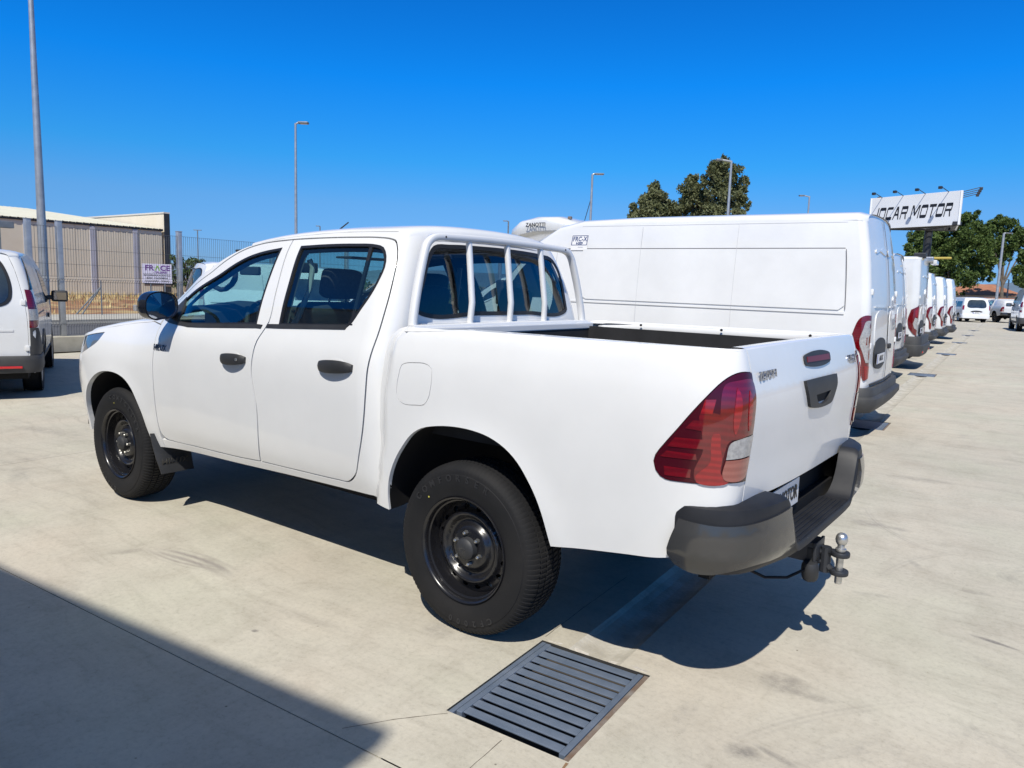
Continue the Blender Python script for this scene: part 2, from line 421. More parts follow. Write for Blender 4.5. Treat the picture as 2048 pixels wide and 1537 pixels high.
# ------------------------------------------------------------------ places
GA = R(3.6); LO = Vector((-.581, 1.0175, 0)); EX = Vector((math.cos(GA), math.sin(GA), 0)); EY = Vector((-math.sin(GA), math.cos(GA), 0))
def lot(a, b, z=0.): return LO+EX*a+EY*b+Vector((0, 0, z))
def spot(px, v, D):
    """world point seen at column px, row v of the surveyed photograph, at depth D"""
    return CAM+(cf+cr*((px-1024)/1491.1)-cu*((v-768.5)/1491.1))*D
def spotz(px, v, z):
    d = cf+cr*((px-1024)/1491.1)-cu*((v-768.5)/1491.1); return CAM+d*((z-CAM.z)/d.z)
def at(px, D, z=0., zs=None):
    """point in column px at depth D (surveyed at height zs), dropped to height z"""
    h = (px-1024)/1491.1; q = z if zs is None else zs; w = (cf.z+cr.z*h-(q-CAM.z)/D)/cu.z; p = CAM+(cf+cr*h-cu*w)*D; return Vector((p.x, p.y, z))

# ------------------------------------------------------------------ ground materials
def concrete(name, tone=1., rough_scale=1.):
    m = mat(name, (.5, .46, .38), .82, spec=.3); ns, ls, b = nodes(m); P = mapping(ns, ls)
    base = noise_tex(ns, ls, P, .42, 8, .62, .6); r0 = ramp(ns, [(.28, (.42*tone, .388*tone, .318*tone)), (.50, (.465*tone, .432*tone, .358*tone)), (.74, (.515*tone, .482*tone, .405*tone))]); ls.new(base.outputs[0], r0.inputs[0])
    # trowel and dust streaks that swing about
    w0 = noise_tex(ns, ls, P, .30, 3, .5); wm_ = ns.new('ShaderNodeVectorMath'); wm_.operation = 'MULTIPLY_ADD'; wm_.inputs[1].default_value = (1.5, 1.5, 0)
    ls.new(w0.outputs[1], wm_.inputs[0]); ls.new(P, wm_.inputs[2])
    st = ns.new('ShaderNodeMapping'); st.inputs['Scale'].default_value = (.8, 6.5, 1); st.inputs['Rotation'].default_value = (0, 0, R(38)); ls.new(wm_.outputs[0], st.inputs[0])
    s1 = noise_tex(ns, ls, st.outputs[0], 1.5, 8, .68, .3); r1 = ramp(ns, [(.30, (.80, .79, .78)), (.47, (1, 1, 1)), (.72, (1.08, 1.08, 1.08))]); ls.new(s1.outputs[0], r1.inputs[0])
    c = mixc(ns, ls, .62, r0.outputs[0], r1.outputs[0], 'MULTIPLY')
    st2 = ns.new('ShaderNodeMapping'); st2.inputs['Scale'].default_value = (7, .9, 1); st2.inputs['Rotation'].default_value = (0, 0, R(20)); ls.new(wm_.outputs[0], st2.inputs[0])
    s2 = noise_tex(ns, ls, st2.outputs[0], 1.1, 6, .7); r2 = ramp(ns, [(.36, (.84, .83, .81)), (.5, (1, 1, 1)), (.7, (1.05, 1.05, 1.06))]); ls.new(s2.outputs[0], r2.inputs[0])
    c = mixc(ns, ls, .28, c, r2.outputs[0], 'MULTIPLY')
    i1 = noise_tex(ns, ls, P, 2.6, 10, .74, .4); ri = ramp(ns, [(.34, (.86, .85, .84)), (.5, (1, 1, 1)), (.70, (1.07, 1.07, 1.06))]); ls.new(i1.outputs[0], ri.inputs[0])
    c = mixc(ns, ls, .85, c, ri.outputs[0], 'MULTIPLY')
    # greenish and pinkish drift
    t1 = noise_tex(ns, ls, P, .9, 3, .5); r3 = ramp(ns, [(.3, (.975, 1.01, .985)), (.5, (1, 1, 1)), (.72, (1.02, .985, .975))]); ls.new(t1.outputs[0], r3.inputs[0])
    c = mixc(ns, ls, 1., c, r3.outputs[0], 'MULTIPLY')
    # grey smudges
    sm_ = noise_tex(ns, ls, P, 1.25, 9, .72, .9); r4 = ramp(ns, [(.60, (0, 0, 0)), (.78, (1, 1, 1))]); ls.new(sm_.outputs[0], r4.inputs[0])
    sc_ = ns.new('ShaderNodeMath'); sc_.operation = 'MULTIPLY'; sc_.inputs[1].default_value = .75; ls.new(r4.outputs[0], sc_.inputs[0])
    c = mixc(ns, ls, sc_.outputs[0], c, (.24*tone, .225*tone, .20*tone))
    # pale worn specks and fine grain
    g1 = noise_tex(ns, ls, P, 38, 9, .85); r5 = ramp(ns, [(.30, (.66, .65, .63)), (.48, (1, 1, 1)), (.75, (1.16, 1.16, 1.16))]); ls.new(g1.outputs[0], r5.inputs[0])
    c = mixc(ns, ls, .8, c, r5.outputs[0], 'MULTIPLY')
    vo = ns.new('ShaderNodeTexVoronoi'); vo.inputs['Scale'].default_value = 5.0; ls.new(P, vo.inputs['Vector']); r6 = ramp(ns, [(.012, (1, 1, 1)), (.03, (0, 0, 0))]); ls.new(vo.outputs['Distance'], r6.inputs[0])
    c = mixc(ns, ls, r6.outputs[0], c, (.16, .14, .11))
    # marks with a place of their own: scuffs, tyre smears
    sep = ns.new('ShaderNodeSeparateXYZ'); ls.new(P, sep.inputs[0])
    def M(op, a, b_=None, cl=False):
        n = ns.new('ShaderNodeMath'); n.operation = op; n.use_clamp = cl
        for i, v in enumerate((a, b_)):
            if v is None: continue
            if hasattr(v, 'is_linked'): ls.new(v, n.inputs[i])
            else: n.inputs[i].default_value = v
        return n.outputs[0]
    fine = noise_tex(ns, ls, st.outputs[0], 5, 5, .7); fine2 = noise_tex(ns, ls, P, 14, 6, .75)
    for x, y, lx, ly, an, k in STAINS:
        ca, sa = math.cos(an), math.sin(an)
        dx = M('SUBTRACT', sep.outputs[0], x); dy = M('SUBTRACT', sep.outputs[1], y)
        uu = M('ADD', M('MULTIPLY', dx, ca/lx), M('MULTIPLY', dy, sa/lx)); vv = M('ADD', M('MULTIPLY', dx, -sa/ly), M('MULTIPLY', dy, ca/ly))
        rr_ = M('ADD', M('MULTIPLY', uu, uu), M('MULTIPLY', vv, vv)); q = M('SUBTRACT', 1., rr_, True)
        q = M('MULTIPLY', q, M('MULTIPLY', M('SUBTRACT', fine2.outputs[0], .30), 3.2, True), True)
        c = mixc(ns, ls, M('MULTIPLY', q, k, True), c, (.20*tone, .185*tone, .165*tone))
    # arcs scrubbed by turning tyres
    for x, y, r_, w_, a0, aw, k in ARCS:
        dx = M('SUBTRACT', sep.outputs[0], x); dy = M('SUBTRACT', sep.outputs[1], y)
        rad = M('SQRT', M('ADD', M('MULTIPLY', dx, dx), M('MULTIPLY', dy, dy))); dr = M('DIVIDE', M('SUBTRACT', rad, r_), w_); band = M('SUBTRACT', 1., M('MULTIPLY', dr, dr), True)
        ang = M('ARCTAN2', dy, dx); da = M('DIVIDE', M('SUBTRACT', ang, a0), aw); ab = M('SUBTRACT', 1., M('MULTIPLY', da, da), True)
        rib = M('ADD', .55, M('MULTIPLY', M('SINE', M('MULTIPLY', dr, 9.)), .45))
        q = M('MULTIPLY', M('MULTIPLY', band, ab), M('MULTIPLY', rib, fine.outputs[0]))
        c = mixc(ns, ls, M('MULTIPLY', q, k, True), c, (.27*tone, .245*tone, .215*tone))
    ls.new(c, b.inputs['Base Color'])
    h1 = noise_tex(ns, ls, P, 55, 5, .7); h2 = M('ADD', M('MULTIPLY', h1.outputs[0], .5), M('MULTIPLY', s1.outputs[0], .8)); bump(ns, ls, b, h2, .35, .004*rough_scale)
    rr2 = ns.new('ShaderNodeMapRange'); rr2.inputs[3].default_value = .62; rr2.inputs[4].default_value = .92; ls.new(base.outputs[0], rr2.inputs[0]); ls.new(rr2.outputs[0], b.inputs['Roughness'])
    return m
STAINS = [(-1.86, -.635, .085, .022, R(170), 1.3), (-1.93, -.62, .07, .016, R(165), 1.0), (-1.25, .37, .11, .10, R(20), .75), (-1.36, .40, .10, .035, R(10), .5), (-1.05, -2.17, .13, .10, R(0), .6), (-1.22, -2.18, .10, .05, 0, .5),
          (-1.28, .92, .07, .06, R(20), .9), (-1.38, .87, .10, .02, R(-15), .9), (.10, .92, .09, .10, R(45), .45), (.70, 1.448, .022, .016, R(10), 1.2), (1.50, 1.14, .22, .045, R(-12), .35), (2.06, 1.35, .10, .05, R(60), .5), (-1.43, -1.5, .10, .03, R(-60), .5),
          (-1.34, -.85, .12, .03, R(20), .35), (-1.75, -1.25, .10, .03, R(10), .4), (.6, 1.22, .25, .05, R(10), .25), (5.9, .3, .5, .12, R(10), .4), (-1.1, -3.85, .3, .12, R(15), .4), (4.2, 1.1, .35, .08, R(-20), .4)]
ARCS = [(1.55, 2.45, 1.30, .075, R(-86), .26, 2.1), (1.9, .1, 1.15, .05, R(100), .30, 1.3), (-3.1, 1.6, 2.0, .04, R(-32), .25, .5), (-2.9, -1.0, 1.6, .04, R(-20), .3, .6), (-2.2, -2.9, 1.3, .035, R(35), .4, .9), (-.2, -12.0, 2.5, .08, R(250), .4, .9)]
CONC = concrete('yard_concrete')
KERBC = varied('weathered_kerb_concrete', (.34, .31, .24), (.50, .465, .37), 3.5, .9, bstr=.4, bscale=40, bdist=.004)
MORTAR = varied('rough_mortar', (.36, .32, .27), (.62, .59, .53), 22, .95, bstr=.9, bscale=60, bdist=.006)
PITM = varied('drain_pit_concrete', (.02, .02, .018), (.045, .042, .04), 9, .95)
ASPH = varied('grey_asphalt', (.070, .071, .075), (.11, .11, .112), 4, .9, bstr=.4, bscale=150, bdist=.004)
EARTH = varied('dry_earth', (.20, .14, .075), (.33, .25, .13), .6, .95, bstr=.5, bscale=9, bdist=.03)
GRATEM = varied('worn_steel_grate', (.105, .14, .195), (.175, .21, .27), 7, .45, metal=.2, bstr=.2, bscale=90, bdist=.001)
RUST = varied('rusty_angle_iron', (.13, .075, .045), (.22, .20, .18), 14, .8, bstr=.5, bscale=80, bdist=.003)

def flatbox(name, quad, z0, z1, m, parent=None):
    V = [(p.x, p.y, z0) for p in quad]+[(p.x, p.y, z1) for p in quad]
    return mesh(name, V, [(0, 3, 2, 1), (4, 5, 6, 7), (0, 1, 5, 4), (1, 2, 6, 5), (2, 3, 7, 6), (3, 0, 4, 7)], m, parent)
o = mesh('ground', [(-900, -1600, -.07), (900, -1600, -.07), (900, 400, -.07), (-900, 400, -.07)], [(0, 1, 2, 3)], EARTH); tag(o, kind='structure')
# yard of concrete slabs with open sawn joints
YARD = bpy.data.objects.new('yard_pavement', None); COL.objects.link(YARD); tag(YARD, kind='structure')
bs_ = [8.0, .680]+[.680-5*k for k in range(1, 20)]
as_pos = [.2525, 5.2, 9.4, 13.86]; as_neg = [-.2525, -5.2, -10.2, -15.2]
gap = .0028
for i in range(len(bs_)-1):
    for cols in (as_pos, as_neg):
        for j in range(len(cols)-1):
            a0, a1 = sorted((cols[j], cols[j+1])); b1, b0 = bs_[i], bs_[i+1]
            g0 = gap if abs(a0) > .3 else 0; g1 = gap if abs(a1) > .3 else 0
            flatbox('slab', [lot(a0+g0, b0+gap), lot(a1-g1, b0+gap), lot(a1-g1, b1-gap), lot(a0+g0, b1-gap)], -.06, 0, CONC, YARD)
o = mesh('sub_base', [tuple(lot(a, b, -.064)) for a, b in ((-15.2, -95), (13.86, -95), (13.86, 8), (-15.2, 8))], [(0, 1, 2, 3)], mat('joint_dirt', (.06, .05, .04), .95), YARD)
# drain channel between the grates
prof = [(-.2525, 0), (-.118, 0), (-.106, -.006), (-.09, -.013), (-.05, -.022), (0, -.026), (.05, -.022), (.09, -.013), (.106, -.006), (.118, 0), (.2525, 0)]
GB = [-7.6*k for k in range(7)]
V = []; F = []; MI = []
def band(b0, b1, trough=True):
    n0 = len(V)
    K = max(1, int(abs(b1-b0)/.5))
    for i in range(K+1):
        b = b0+(b1-b0)*i/K
        for a, z in prof: V.append(tuple(lot(a+(.004*math.sin(b*7+a*30) if abs(a) < .12 and abs(a) > .08 else 0), b, (z if trough else 0)*(1+.2*math.sin(b*3)))))
    m = len(prof)
    for i in range(K):
        for k in range(m-1):
            F.append((n0+i*m+k, n0+i*m+k+1, n0+(i+1)*m+k+1, n0+(i+1)*m+k)); MI.append(1 if trough and 1 <= k <= m-3 else 0)
band(8.0, .683, False); band(.677, .338, False)
for k, gb in enumerate(GB): band(gb-.338, (GB[k+1]+.338) if k+1 < len(GB) else -95)
CHAN = varied('channel_concrete', (.33, .305, .25), (.54, .51, .44), 7, .93, bstr=.7, bscale=45, bdist=.005)
o = mesh('drain_channel', V, F, [CONC, CHAN], YARD, mi=MI)
# fine open cracks beside the near grate
def strip(name, pts, w, m, z=.0006, parent=None, jag=.003):
    V = []; F = []
    P_ = [Vector((p[0], p[1], 0)) for p in pts]; Q = []
    for a, b in zip(P_, P_[1:]):
        n = max(2, int((b-a).length/.03))
        Q += [a.lerp(b, t/n) for t in range(n)]
    Q.append(P_[-1])
    for i, q in enumerate(Q):
        t = (Q[min(i+1, len(Q)-1)]-Q[max(i-1, 0)]).normalized(); n = Vector((-t.y, t.x, 0)); j = random.uniform(-jag, jag); ww = w*random.uniform(.6, 1.3)
        for s in (-1, 1): v = q+n*(s*ww+j); V.append((v.x, v.y, z))
    for i in range(len(Q)-1): F.append((2*i, 2*i+1, 2*i+3, 2*i+2))
    return mesh(name, V, F, m, parent)
CRK = mat('crack_dirt', (.07, .058, .045), .95)
g4 = lot(.2525, .335); g3 = lot(-.2525, .345)
strip('crack', [(-.152, 1.684), (-.25, 1.53), (-.368, 1.382)], .0013, CRK, .0008, YARD, .001)
strip('crack', [(-.616, 1.385), (-.622, 1.47), (-.636, 1.690)], .0012, CRK, .0008, YARD, .001)
strip('crack', [(g3.x, g3.y), (-.862, 1.42), (-.878, 1.66)], .0045, mat('rust_dirt', (.22, .13, .07), .95), .0008, YARD, .003)
strip('crack', [(-.30, .66), (-.27, .30), (-.24, -.2)], .0012, CRK, .0008, YARD, .001)

# ------------------------------------------------------------------ grates
def make_grate(label):
    g = thing('drain_grate', label, 'drain grate', (LO.x, LO.y, 0), GA, 'steel grates along the drain channel')
    b = MB()
    w, l = .2525, .338
    for q in (((-w, -l), (w, -l)), ((w, -l), (w, l)), ((w, l), (-w, l)), ((-w, l), (-w, -l))):
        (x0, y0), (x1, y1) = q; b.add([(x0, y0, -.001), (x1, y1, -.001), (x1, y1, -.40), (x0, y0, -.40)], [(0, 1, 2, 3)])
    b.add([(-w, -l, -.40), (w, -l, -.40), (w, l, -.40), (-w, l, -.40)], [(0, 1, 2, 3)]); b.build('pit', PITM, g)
    for s in (-1, 1):
        b = MB(); b.add(*bevel_box(s*.239-.010 if s > 0 else -.249, .249 if s > 0 else -.229, -.334, .334, -.030, -.0045, .002)); b.build('edge_angle', RUST if s < 0 else GRATEM, g)
    for s in (-1, 1):
        b = MB(); b.add(*bevel_box(s*.214-.012, s*.214+.012, -.330, .312, -.034, -.0030, .003)); b.build('side_rail', GRATEM, g)
    n = 11; y0, y1 = -.330, .312; pitch = (y1-y0)/n; slot = .0185
    first = None
    for k in range(n):
        yy = y0+pitch*(k+.5)
        if first is None:
            b = MB(); b.add(*bevel_box(-.2015, .2015, -(pitch-slot)/2, (pitch-slot)/2, -.006, 0, .0025)); first = b.build('slat', GRATEM, g); o = first
        else: o = first.copy(); COL.objects.link(o); o.parent = g
        o.location = (0, yy, -.0035)
    return g
gr = make_grate('wide steel drain grate with eleven bars in front of the pickup wheel')
GLAB = ['steel drain grate half in the shadow behind the large parked van', 'steel drain grate in the channel just past the nearest van tail', 'steel drain grate in the channel, next one past the middle van tails', 'fourth drain grate from the pickup along the sunlit channel', 'fifth drain grate from the pickup along the sunlit channel', 'farthest drain grate of the channel, in front of the silver passenger van']
for k in range(1, 7):
    c = copy_tree(gr); p = lot(0, GB[k]); c.location = p; c['label'] = GLAB[k-1]
# mortar broken out beside the near grate
bm = bmesh.new()
pts = []
for i in range(26):
    a = -.23+.46*i/25; d = .012+.018*abs(NZ.noise(Vector((a*14, 2, 0))))+.035*math.exp(-(a/.13)**2)+.012*math.exp(-((a+.2)/.07)**2)
    pts.append((a, d))
V = []; F = []
for a, d in pts: V += [tuple(lot(a, -.340, -.006-.020*math.exp(-(a/.10)**2))), tuple(lot(a, -.340-d*.5, .0015-.024*math.exp(-(a/.10)**2))), tuple(lot(a, -.340-d, .0008-.0262*math.exp(-(a/.085)**2)))]
for i in range(25):
    for k in range(2): F.append((3*i+k, 3*i+k+1, 3*i+k+4, 3*i+k+3))
mesh('mortar_edge', V, F, MORTAR, YARD); bm.free()
# ------------------------------------------------------------------ truck surfaces
T_CAB=[(.40,.80),(.50,.845),(.60,.878),(.75,.902),(.95,.918),(1.08,.918),(1.18,.905),(1.29,.872),(1.42,.828),(1.56,.766),(1.68,.702),(1.76,.645),(1.80,.60)]
T_BED=[(.45,.875),(.55,.893),(.7,.912),(.88,.926),(1.05,.930),(1.18,.922),(1.27,.903),(1.32,.885),(1.345,.868)]
T_FEN=[(.40,.86),(.50,.875),(.62,.90),(.78,.922),(.95,.922),(1.05,.900),(1.13,.862),(1.2,.80),(1.3,.70)]
T_SEAM=[(.45,-1.125),(.62,-1.14),(.81,-1.160),(.92,-1.166),(1.0,-1.173),(1.1,-1.180),(1.17,-1.178),(1.23,-1.165),(1.30,-1.148),(1.35,-1.132)]
T_CREAR=[(.4,.50),(1.2,.505),(1.35,.515),(1.55,.545),(1.7,.58),(1.78,.61),(1.85,.65)]
T_CREST=[(.50,.60),(.665,.553),(.79,.528),(.89,.516),(1.03,.505),(1.15,.492),(1.237,.482),(1.293,.462),(1.32,.43)]
YS = .754; U_R = -.78; U_C = .66
PR = plan(2.9, .37, .16); PC = plan(2.2, .13, .13); PF = plan(2.5, .70, .92)
def arcw(Rr, cx, cz, u, z, amp, sig): return amp*math.exp(-((math.hypot(u-cx, z-cz)-Rr)/sig)**2)
def s_bed(u, z):
    w = tab(T_BED, z)+arcw(.47, 0, .40, u, z, .012, .09)*sm(-.8, -.5, u)
    uc = tab(T_CREST, z)
    w -= .055*sm(uc-.075, uc+.01, u)
    if u >= U_R: return (u, w, z)
    dx, dy = pl(PR, U_R-u); xe = tab(T_SEAM, z)
    return (U_R-dx*(U_R-xe)/.37, w-dy*(w-YS)/.16, z)
U_END = U_R-PR[1][-1]
def s_cab(u, z):
    w = tab(T_CAB, z)-.045*sm(1.3, 2.6, u)*sm(1.15, 1.5, z)
    if u > 2.2:
        k = sm(2.2, 2.95, u); wf = tab(T_FEN, z)+arcw(.455, 3.085, .39, u, z, .012, .08); w = w*(1-k)+wf*k
    if u >= 3.35:
        dx, dy = pl(PF, u-3.35); return (3.35+dx*(1-.10*sm(.75, 1.1, z)), max(0, w*(1-dy/.92)), z)
    if u < U_C:
        dx, dy = pl(PC, U_C-u); xe = tab(T_CREAR, z); return (U_C-dx*(U_C-xe)/.13, w-dy, z)
    return (u, w, z)
U_CE = U_C-PC[1][-1]; U_FE = 3.35+PF[1][-1]
def s_gate(y, z): return (tab(T_SEAM, z)-.018*(1-(y/YS)**2), y, z)
def s_rear(y, z):
    w = tab(T_CAB, z)-.13
    return (tab(T_CREAR, z)-.03*(1-min(1, (y/max(w, .1))**2)), y, z)

# ------------------------------------------------------------------ wheels
def tyre_mesh(name, rad=.385, w=.255, rim=.218, nseg=432, tread=True):
    """revolved about y; outer sidewall towards +y, centre plane at y=0"""
    h = w/2; V = []; F = []
    P = [(rim, h-.035), (rim+.012, h-.018), (rim+.022, h-.012), (rim+.024, h-.012), (rim+.05, h-.004), (rim+.085, h), (rim+.115, h-.003), (rim+.117, h-.006), (rim+.128, h-.008)]
    tr = [(rad-.030, h-.010, 's'), (rad-.016, h-.022, 's'), (rad-.005, h-.040, 't')]
    gro = []
    yy = h-.055
    half = []
    prof = [(r, y, 'w') for r, y in P]+tr
    # tread ribs with four circumferential grooves
    gw = .008; gd = .009; ys = [h*.50, h*.17, -h*.17, -h*.50]
    last = h-.040
    for g in ys:
        prof += [(rad-.0015*0-abs(g)/h*.004, g+gw/2+.001, 't'), (rad-gd, g+gw/2, 'g'), (rad-gd, g-gw/2, 'g'), (rad-abs(g)/h*.004, g-gw/2-.001, 't')]
    prof += [(r, -y, k) for r, y, k in tr[::-1]]+[(r, -y, 'w') for r, y in P[::-1]]
    m = len(prof)
    for s in range(nseg):
        a = 2*PI*(s//4*4+(0, 1.5, 3.2, 3.75)[s % 4])/nseg if tread else 2*PI*s/nseg; cut = tread and s % 4 >= 2
        for i, (r, y, k) in enumerate(prof):
            rr = r
            aa = a
            if k == 't' or k == 's':
                if abs(y) < h*.48: aa = a+.012*math.sin(i*1.7)+(.03*(y/h))
                if cut and k == 't': rr = r-.0045
                if cut and k == 's': rr = r-.003
            V.append((rr*math.cos(aa), y, rr*math.sin(aa)))
    for s in range(nseg):
        t = (s+1) % nseg
        for i in range(m-1): F.append((s*m+i, s*m+i+1, t*m+i+1, t*m+i))
    me = bpy.data.meshes.new(name); me.from_pydata(V, [], F); me.materials.append(RUBBER)
    bm = bmesh.new(); bm.from_mesh(me); bmesh.ops.recalc_face_normals(bm, faces=bm.faces)
    for f in bm.faces: f.smooth = True
    for e in bm.edges:
        if len(e.link_faces) == 2 and e.calc_face_angle(0) > R(28): e.smooth = False
    bm.to_mesh(me); bm.free(); return me
RIMP = [(0, -.045), (.085, -.050), (.098, -.058), (.112, -.075), (.125, -.078), (.137, -.062), (.149, -.050), (.158, -.052), (.168, -.066), (.178, -.074), (.200, -.080), (.206, -.084)]
def make_steel_wheel(parent_name='wheel'):
    """returns an Empty with tyre, rim, hub cap and nuts; axle along +y outward"""
    w = bpy.data.objects.new('wheel', None); COL.objects.link(w)
    h = .1275
    ty = link('tyre', tyre_mesh('tyre'), w)
    S = lambda a, b: (a, h-.006+tab(RIMP, math.hypot(a, b)), b)
    out = [(.206*math.cos(2*PI*i/72), .206*math.sin(2*PI*i/72)) for i in range(72)]
    holes = []
    for k in range(16):
        a = 2*PI*(k+.5)/16; c, s = math.cos(a), math.sin(a)
        holes.append([(c*(.181+.0115*math.cos(t))-s*.0155*math.sin(t), s*(.181+.0115*math.cos(t))+c*.0155*math.sin(t)) for t in [2*PI*j/12 for j in range(12)]])
    rim = panel('rim', S, out, holes, WHEELK, w, step=.0105, thick=.01, sg=1)
    b = MB(); lip = [(.204, -.092), (.206, -.085), (.2085, -.075), (.211, -.050), (.2125, -.032), (.219, -.028), (.2205, -.022), (.222, -.008), (.228, -.001), (.2335, .002), (.236, -.003), (.236, -.012), (.230, -.014)]
    b.lathe([(r, q+h-.006) for r, q in lip], 96)
    b.lathe([(.206, h-.09), (.200, -.06), (.200, -h+.03), (.222, -h+.02)], 64)
    b.build('rim_barrel', WHEELK, w, smooth=True)
    b = MB(); b.lathe([(0, h-.150), (.16, h-.150), (.17, h-.165), (.17, h-.2)], 48); b.build('brake_disc', DARK, w, smooth=True)
    b = MB(); b.lathe([(0, h-.013), (.018, h-.013), (.026, h-.016), (.040, h-.020), (.048, h-.028), (.052, h-.052)], 36)
    cap = b.build('hub_cap', BLACKP, w, smooth=True)
    b = MB()
    for q, (rx, ry, ph) in enumerate(((.017, .011, 0), (.0075, .011, 0), (.012, .0055, .003))):
        b.tube([(rx*math.cos(t), h-.0125, ry*math.sin(t)+ph) for t in [2*PI*j/24 for j in range(25)]], .0012, 6)
    b.build('emblem', BUMPG, cap)
    b = MB(); b.lathe([(.0105, 0), (.0105, .010), (.008, .014), (.008, .022), (.0055, .025), (0, .026)], 6)
    nut0 = None
    for k in range(6):
        a = 2*PI*k/6+.35; loc = (.0695*math.cos(a), h-.058, .0695*math.sin(a))
        if nut0 is None: nut0 = b.build('wheel_nut', NUT, w, smooth=True); nut0.location = loc
        else: n_ = nut0.copy(); COL.objects.link(n_); n_.parent = w; n_.location = loc
    return w, ty
def side_lettering(parent, s, r, a_mid, size, da, h):
    """raised letters round the sidewall"""
    n = len(s)
    allV = MB()
    for i, ch in enumerate(s):
        a = a_mid+da*(i-(n-1)/2)
        if ch == ' ': continue
        c = Vector((r*math.cos(a), h, r*math.sin(a))); up = Vector((math.cos(a), 0, math.sin(a)))
        rt = Vector((-math.sin(a), 0, math.cos(a)))
        t = text_mesh('l', ch, size, RUBTXT, None, frame(c, rt, up), .0015, bold=.001)
        allV.add([v.co.copy() for v in t.data.vertices], [tuple(p.vertices) for p in t.data.polygons]); me = t.data
        bpy.data.objects.remove(t); bpy.data.meshes.remove(me)
    return allV

def circle(cx, cy, rx, ry, n=24, ph=0): return [(cx+rx*math.cos(2*PI*i/n+ph), cy+ry*math.sin(2*PI*i/n+ph)) for i in range(n)]
def P3(S, a, b, off=0., sg=1): return Vector(S(a, b))+snorm(S, a, b, sg)*off
def my(p): return (p[0], -p[1], p[2])

